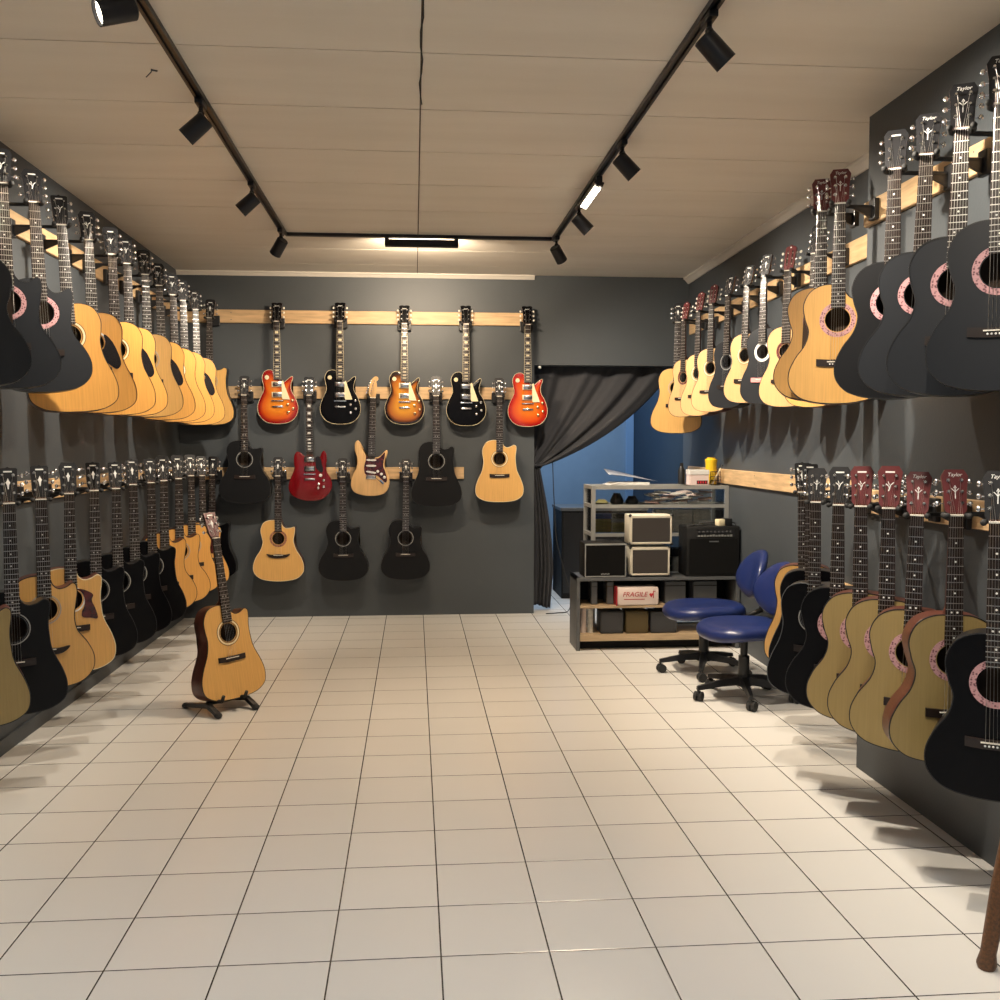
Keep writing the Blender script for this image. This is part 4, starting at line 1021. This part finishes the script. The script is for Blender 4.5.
bm = B(); tube(bm, [(0, 0, 0), (0, 0, .05), (0, 0, .075)], [.035, .03, .008], 14); tag(obj('glass_ornament', bm, mat('pale_blue_plastic', (.35, .50, .62), .3), None, 50, (1.76, 7.18, .9785)), 'pale blue cone-shaped item on the upper shelf of the showcase', 'ornament')
# on top of the showcase
zt = 1.1125
bm = B()
for k in range(4): box(bm, (.01 * k, .004 * k, .003 + .005 * k), (.30 - .02 * k, .20, .0045), 0, Matrix.Rotation(.05 * k, 4, 'Z'))
tag(obj('paper_stack', bm, M_paper, None, None, (1.52, 7.11, zt)), 'low stack of white papers on top of the showcase', 'papers')
bm = B(); rows = [[(x, y, .050 * (1 - (max(0, x + .22) / .36) ** 1.3) + .004 + (.035 * (.14 - x) / .36 if y > 0 else 0)) for y in (-.09, .09)] for x in [-.22 + .36 * k / 12 for k in range(13)]]
loft(bm, rows, closed=False, cap=False); o = obj('magazine', bm, mat('grey_glossy_cover', (.25, .27, .32), .3), None, 60, (1.60, 7.13, zt + .025)); md = o.modifiers.new('thick', 'SOLIDIFY'); md.thickness = .003
tag(o, 'grey magazine lifting its curled corner from the papers on the showcase', 'magazine')
t = empty('card_box', (2.035, 7.06, zt), (0, 0, -.04), 'pale pink and white card box on top of the showcase', 'box')
bm = B(); ab(bm, (-.068, -.06, 0), (.068, .06, .105), 0, .003); obj('carton', bm, M_pinkcard, t)
bm = B(); ab(bm, (-.071, -.063, .075), (.071, .063, .110), 0, .003); obj('lid', bm, M_paper, t)
bm = B(); ab(bm, (-.02, -.0615, .008), (.058, -.0605, .034)); 
for k in range(4): ab(bm, (-.014 + .018 * k, -.0622, .012), (-.004 + .018 * k, -.0616, .030), 1)
obj('printed_label', bm, [M_tolex, M_redink], t)
t = empty('pen_cup', (2.168, 7.06, zt), label='black mesh pen cup on the showcase before the yellow bottle', cat='pen cup')
bm = B()
for k in range(20):
    a = 2 * math.pi * k / 20
    tube(bm, [(.036 * math.cos(a), .036 * math.sin(a), 0), (.038 * math.cos(a), .038 * math.sin(a), .095)], .0014, 5)
for z in (.001, .03, .06, .095): tube(bm, [((.036 + .02 * z) * math.cos(a), (.036 + .02 * z) * math.sin(a), z) for a in [2 * math.pi * k / 20 for k in range(21)]], .0018, 5)
tube(bm, [(0, 0, 0), (0, 0, .002)], .036, 20); obj('mesh_body', bm, M_black, t)
t = empty('marker_pen', (2.155, 7.045, zt + .003), label='cream and black pen leaning out of the mesh cup', cat='pen')
bm = B(); tube(bm, [(-.015, 0, .002), (.045, -.0, .118)], .0055, 8); obj('barrel', bm, M_cream, t, 50)
bm = B(); tube(bm, [(.046, 0, .120), (.058, 0, .143)], .007, 8); obj('cap', bm, M_black, t, 50)
t = empty('yellow_bottle', (2.172, 7.185, zt), label='yellow plastic bottle behind the pen cup on the showcase', cat='bottle')
bm = B(); tube(bm, [(0, 0, 0), (0, 0, .15), (0, 0, .178), (0, 0, .186)], [.040, .041, .046, .040], 20); obj('bottle_body', bm, M_yellow, t, 40)
bm = B(); tube(bm, [(0, 0, .187), (0, 0, .196)], .030, 20); obj('cap', bm, M_yellow, t, 40)
t = empty('black_bottle', (1.965, 7.24, zt), label='slim black bottle behind the card box on the showcase', cat='bottle')
bm = B(); tube(bm, [(0, 0, 0), (0, 0, .10), (0, 0, .13)], [.026, .026, .012], 14); obj('bottle_body', bm, M_black, t, 40)
bm = B(); tube(bm, [(0, 0, .13), (0, 0, .155)], .012, 12); obj('cap', bm, M_black, t, 40)

# amplifiers
def amp(name, x0, x1, y, z0, z1, d, shell, grille, trimm, label, rot=0, trim=.008, corners=False, group=None):
    wd = x1 - x0; h = z1 - z0
    t = empty(name, ((x0 + x1) / 2, y, z0), (0, 0, rot), label, 'amplifier', group)
    bm = B(); ab(bm, (-wd / 2, 0, 0), (wd / 2, d, h), 0, .008); obj('cabinet', bm, shell, t, 35)
    bm = B(); P = [(-wd / 2 + .012, .012), (wd / 2 - .012, .012), (wd / 2 - .012, h - .012), (-wd / 2 + .012, h - .012)]
    ab(bm, (-wd / 2 + .016, -.003, .016), (wd / 2 - .016, .002, h - .016)); obj('grille', bm, grille, t)
    bm = B()
    o = .012
    for a, b in (((-wd / 2 + .006, h - o - trim), (wd / 2 - .006, h - .004)), ((-wd / 2 + .006, .004), (wd / 2 - .006, .004 + trim + .004)), ((-wd / 2 + .004, .006), (-wd / 2 + .008 + trim, h - .006)), ((wd / 2 - .008 - trim, .006), (wd / 2 - .004, h - .006))):
        ab(bm, (a[0], -.006, a[1]), (b[0], -.0005, b[1]), 0, .0015)
    obj('piping', bm, trimm, t, 35)
    if corners:
        for sx in (-1, 1):
            for sz in (0, 1):
                bm = B(); ball(bm, (sx * (wd / 2 - .004), .004, sz * h + (.004 if sz == 0 else -.004)), (.012, .012, .012)); obj('corner_cap', bm, M_black, t, 50)
    bm = B(); tube(bm, [(-.05, d / 2, h), (-.045, d / 2, h + .010), (.045, d / 2, h + .010), (.05, d / 2, h)], .004, 6)
    if not corners: obj('handle', bm, M_black, t, 50)
    else: bm.free()
    return t
ZA = .5005
a1 = amp('guitar_amplifier', 1.145, 1.437, YS + .01, ZA, ZA + .235, .20, M_tolex, M_grilleblack, M_alu, 'black practice amplifier with silver piping, left end of the low shelf', trim=.003)
bm = B(); me = text_mesh('Hardwell', .014, M_alu); bm.free(); 
bm = B()
for k in range(6): ab(bm, (-.03 + .010 * k, -.0045, .020), (-.024 + .010 * k, -.0035, .027 + .003 * (k % 2)))
obj('badge', bm, M_alu, a1)
bpy.data.meshes.remove(me)
amp('guitar_amplifier', 1.462, 1.738, YS + .01, ZA + .009, ZA + .206, .17, M_creamtolex, M_grille, M_creamtolex, 'lower cream-edged amplifier of the stacked pair on the low shelf', corners=True, group='cream-edged stacked amplifiers')
amp('guitar_amplifier', 1.456, 1.750, YS + .005, ZA + .224, ZA + .424, .18, M_creamtolex, M_grille, M_creamtolex, 'upper cream-edged amplifier sitting on its twin', corners=True, group='cream-edged stacked amplifiers')
def combo():
    x0, x1, y, z0, z1 = 1.850, 2.222, YS + .0, ZA, ZA + .345; wd = x1 - x0; h = z1 - z0
    t = empty('combo_amplifier', ((x0 + x1) / 2, y, z0), label='large black combo amplifier with control panel, right on the low shelf', cat='amplifier')
    bm = B(); ab(bm, (-wd / 2, 0, 0), (wd / 2, .22, h), 0, .01); obj('cabinet', bm, M_tolex, t, 35)
    bm = B(); ab(bm, (-wd / 2 + .018, -.004, .02), (wd / 2 - .018, .002, h - .085)); g = obj('grille', bm, M_grilleblack, t)
    bm = B(); ab(bm, (-.03, -.007, h - .108), (.035, -.0045, h - .100)); obj('badge', bm, M_greymetal, g)
    bm = B(); ab(bm, (-wd / 2 + .07, -.004, h - .072), (wd / 2 - .04, .002, h - .018)); p = obj('control_panel', bm, M_black, t)
    bm = B()
    for k in range(12): ab(bm, (-wd / 2 + .075 + .0205 * k, -.0052, h - .070), (-wd / 2 + .091 + .0205 * k, -.0042, h - .060 + .002 * (k % 3)))
    obj('panel_print', bm, M_alu, p)
    for k in range(9):
        bm = B(); tube(bm, [(-wd / 2 + .088 + .027 * k, -.004, h - .038), (-wd / 2 + .088 + .027 * k, -.018, h - .038)], [.008, .0065], 12); obj('control_knob', bm, M_greybox, p, 40)
    bm = B(); tube(bm, [(-.07, .11, h), (-.06, .11, h + .018), (.06, .11, h + .018), (.07, .11, h)], .007, 8); obj('handle', bm, M_rubber, t, 50)
    return z1
zc = combo()
t = empty('power_adapter', (2.10, YS + .04, zc + .0005), (0, 0, .25), 'white and black power adapter lying on the combo amplifier', 'adapter')
bm = B(); ab(bm, (-.03, -.02, 0), (.02, .03, .045), 0, .004); obj('plug_housing', bm, M_cream, t, 40)
bm = B(); ab(bm, (.021, -.02, 0), (.08, .04, .05), 0, .006); tube(bm, [(.08, .01, .02), (.095, .0, .02), (.10, -.03, .015), (.085, -.05, .008)], .005, 6); obj('black_brick', bm, M_black, t, 40)
pts = [(-.05, .02, .006), (-.10, .0, .006), (-.16, .03, .006), (-.20, .0, .005), (-.16, -.02, .006), (-.11, .05, .006), (-.06, .06, .006)]
bm = B(); tube(bm, spline(pts, 5, False), .005, 6); tag(obj('coiled_cable', bm, M_rubber, None, 60, (2.05, YS + .03, zc + .0005)), 'black cable lying loosely on the combo amplifier', 'cable')
# on the lower boards
zb = .1085
amp('small_amplifier', 1.265, 1.425, YS + .04, zb, zb + .155, .15, M_greybox, M_greybox, M_greybox, 'dark grey small amplifier at the left of the bottom shelf', group='small amplifiers on the bottom shelf')
amp('small_amplifier', 1.440, 1.600, YS + .04, zb, zb + .155, .15, M_brownbox, M_brownbox, M_brownbox, 'olive brown small amplifier in the middle of the bottom shelf', group='small amplifiers on the bottom shelf')
amp('small_amplifier', 1.615, 1.80, YS + .04, zb, zb + .150, .15, M_greybox, M_greybox, M_greybox, 'dark grey small amplifier right of the brown one, bottom shelf', group='small amplifiers on the bottom shelf')
t = empty('fragile_parcel', (1.515, YS + .07, .3085), (0, 0, .02), 'pale pink parcel with red FRAGILE print on the middle board', 'parcel')
bm = B(); ab(bm, (-.145, -.075, 0), (.145, .075, .125), 0, .016); obj('wrapping', bm, M_parcel, t, 40)
me = text_mesh('FRAGILE', .046, M_redink, .0006); o = inst('red_lettering', me, t, (-.025, -.0765, .075))
bm = B(); ab(bm, (-.10, -.0762, .040), (.045, -.0755, .045)); plate(bm, [(.075, .075), (.090, .052), (.105, .075), (.098, .085), (.090, .080), (.082, .085)], [], -.0762, -.0755); tube(bm, [(.105, -.0758, .05), (.105, -.0758, .10), (.118, -.0758, .092)], .003, 6); obj('printed_symbol', bm, M_redink, t)
bm = B(); ab(bm, (-.152, -.078, .0), (-.146, .078, .13)); obj('end_tape', bm, M_redink, t)
for i, (x, wd, m_, lab) in enumerate(((1.335, .05, M_brownbox, 'brown box standing left of the FRAGILE parcel'), (1.225, .045, M_greybox, 'grey upright box at the left end of the middle board'), (1.79, .15, M_tolex, 'black case right of the FRAGILE parcel on the middle board'), (2.00, .17, M_tolex, 'black case at the far right of the middle board'))):
    bm = B(); ab(bm, (-wd / 2, -.06, 0), (wd / 2, .07, .155), 0, .004); ab(bm, (-wd / 2 + .005, -.0615, .12), (wd / 2 - .005, -.0605, .125), 1)
    tag(obj('storage_box', bm, [m_, M_greymetal], None, None, (x, YS + .12, .3085)), lab, 'box')
for i, (x, rr) in enumerate(((1.155, .022), (1.205, .020))):
    bm = B(); tube(bm, [(0, 0, 0), (0, 0, .165)], rr, 16); tube(bm, [(0, 0, .165), (0, 0, .168)], rr * .7, 12)
    tag(obj('plastic_roll', bm, M_parcel if i == 0 else M_packgrey, None, 50, (x, YS + .10, zb)), ('thicker pale', 'thinner grey')[i] + ' upright roll at the left end of the bottom shelf', 'roll')

# ------------------------------------------------------------------ swivel chairs
def chair(c, rotz, base_rot, label, off=.295):
    t = empty('swivel_chair', (c[0], c[1], 0), label=label, cat='chair', group='blue swivel chairs')
    Mz = Matrix.Rotation(rotz, 4, 'Z')           # local +X is where the sitter faces
    def superell(a, b, n, N=36): 
        return [(a * math.copysign(abs(math.cos(t_)) ** (2 / n), math.cos(t_)), b * math.copysign(abs(math.sin(t_)) ** (2 / n), math.sin(t_))) for t_ in [2 * math.pi * k / N for k in range(N)]]
    bm = B(); rings = []
    for sc, z, dip in ((.0, .360, 0), (.82, .358, 0), (.96, .367, 0), (1, .387, 0), (.985, .410, 0), (.92, .427, 0), (.75, .433, .4), (.45, .429, .8), (.15, .426, 1), (.0, .425, 1)):
        E = superell(.245, .235, 2.7); rings.append([(x * max(sc, .004), y * max(sc, .004) * (1 + .10 * (x / .235)), z + .012 * max(0, -x / .235) * 0 - .014 * max(0, (x / .235) * sc) ** 2 * 1.6) for x, y in E])
    loft(bm, rings); bm.transform(Mz); obj('seat', bm, M_vinyl, t, 60)
    bm = B(); rings = []
    for sc, y in ((.02, .03), (.8, .032), (.95, .026), (1, .012), (.985, -.006), (.90, -.020), (.6, -.026), (.3, -.028), (.02, -.028)):
        ring = []
        for k in range(36):
            a = 2 * math.pi * k / 36; yy = .190 * math.cos(a) * (1 - .10 * math.sin(a)); zz = .148 * math.sin(a)
            ring.append((-off - y + -.04 * (zz / .16) * sc - .0 + .06 * (yy * sc / .2) ** 2, yy * sc, .607 + zz * sc))
        rings.append(ring)
    loft(bm, rings); bm.transform(Mz); obj('backrest', bm, M_vinyl, t, 60)
    bm = B(); tube(bm, [(-.04, 0, .347), (.055 - off, 0, .345), (-off - .035, 0, .38), (-off - .055, 0, .46), (-off - .051, 0, .58)], .017, 10); box(bm, (-off - .039, 0, .57), (.028, .10, .12), 0, None, .005); bm.transform(Mz); obj('back_support', bm, M_black, t, 50)
    bm = B(); box(bm, (0, 0, .347), (.20, .16, .022), 0, None, .004); tube(bm, [(.02, -.06, .343), (.02, -.20, .341)], .006, 8); tube(bm, [(.02, -.20, .341), (.02, -.235, .341)], .010, 8); bm.transform(Mz); obj('seat_mechanism', bm, M_black, t, 50)
    bm = B(); tube(bm, [(0, 0, .10), (0, 0, .24)], .030, 16); tube(bm, [(0, 0, .24), (0, 0, .340)], .020, 16); obj('gas_column', bm, M_black, t, 50)
    bm = B(); tube(bm, [(0, 0, .075), (0, 0, .135)], [.045, .034], 16); hub = obj('base_hub', bm, M_black, t, 50)
    for k in range(5):
        a = base_rot + 2 * math.pi * k / 5; M = Matrix.Rotation(a, 4, 'Z')
        bm = B(); loft(bm, [[(x, y, z + zz) for y, zz in ((-w_, -h_), (w_, -h_), (w_ * .6, h_), (-w_ * .6, h_))] for x, w_, h_, z in ((.02, .026, .022, .105), (.15, .020, .016, .093), (.275, .015, .011, .073))]); bm.transform(M)
        leg = obj('base_leg', bm, M_black, t, 40)
        bm = B()
        tube(bm, [(.270, 0, .083), (.270, 0, .045)], .006, 8)
        for s_ in (-1, 1): tube(bm, [(.278, s_ * .004, .0265), (.278, s_ * .022, .0265)], .0262, 18)
        box(bm, (.272, 0, .045), (.034, .020, .022), 0, None, .004)
        bm.transform(M @ Matrix.Translation((.27, 0, 0)) @ Matrix.Rotation(a * 3.1 + k, 4, 'Z') @ Matrix.Translation((-.27, 0, 0))); obj('caster', bm, M_rubber, leg, 40)
    return t
chair((1.81, 5.33), R(186), R(188), 'blue vinyl swivel chair nearer the viewer, beside the lower right guitars', .205)
chair((1.775, 5.98), R(180), R(178), 'blue vinyl swivel chair behind, closer to the low shelf', .325)

# ------------------------------------------------------------------ stool at the right edge
def stool():
    cx, cy = 1.706, 2.285
    t = empty('wooden_stool', (cx, cy, 0), label='speckled brown wooden stool cut off by the lower right photo edge', cat='stool')
    bm = B(); ab(bm, (-.115, -.15, .405), (.115, .15, .435), 0, .008); obj('seat', bm, M_stool, t, 40)
    for sx in (-1, 1):
        for sy in (-1, 1):
            bm = B()
            def ring(x, y, z, a): return [(x + a * math.cos(q + .785) * 1.3, y + a * math.sin(q + .785) * 1.3, z) for q in [2 * math.pi * k / 12 for k in range(12)]]
            loft(bm, [ring(sx * .180, sy * .205, .0, .0165), ring(sx * .180, sy * .205, .014, .0205), ring(sx * .178, sy * .202, .045, .016), ring(sx * .160, sy * .187, .22, .019), ring(sx * .135, sy * .166, .42, .021), ring(sx * .132, sy * .163, .437, .014)])
            obj('leg', bm, M_stool, t, 40)
stool()
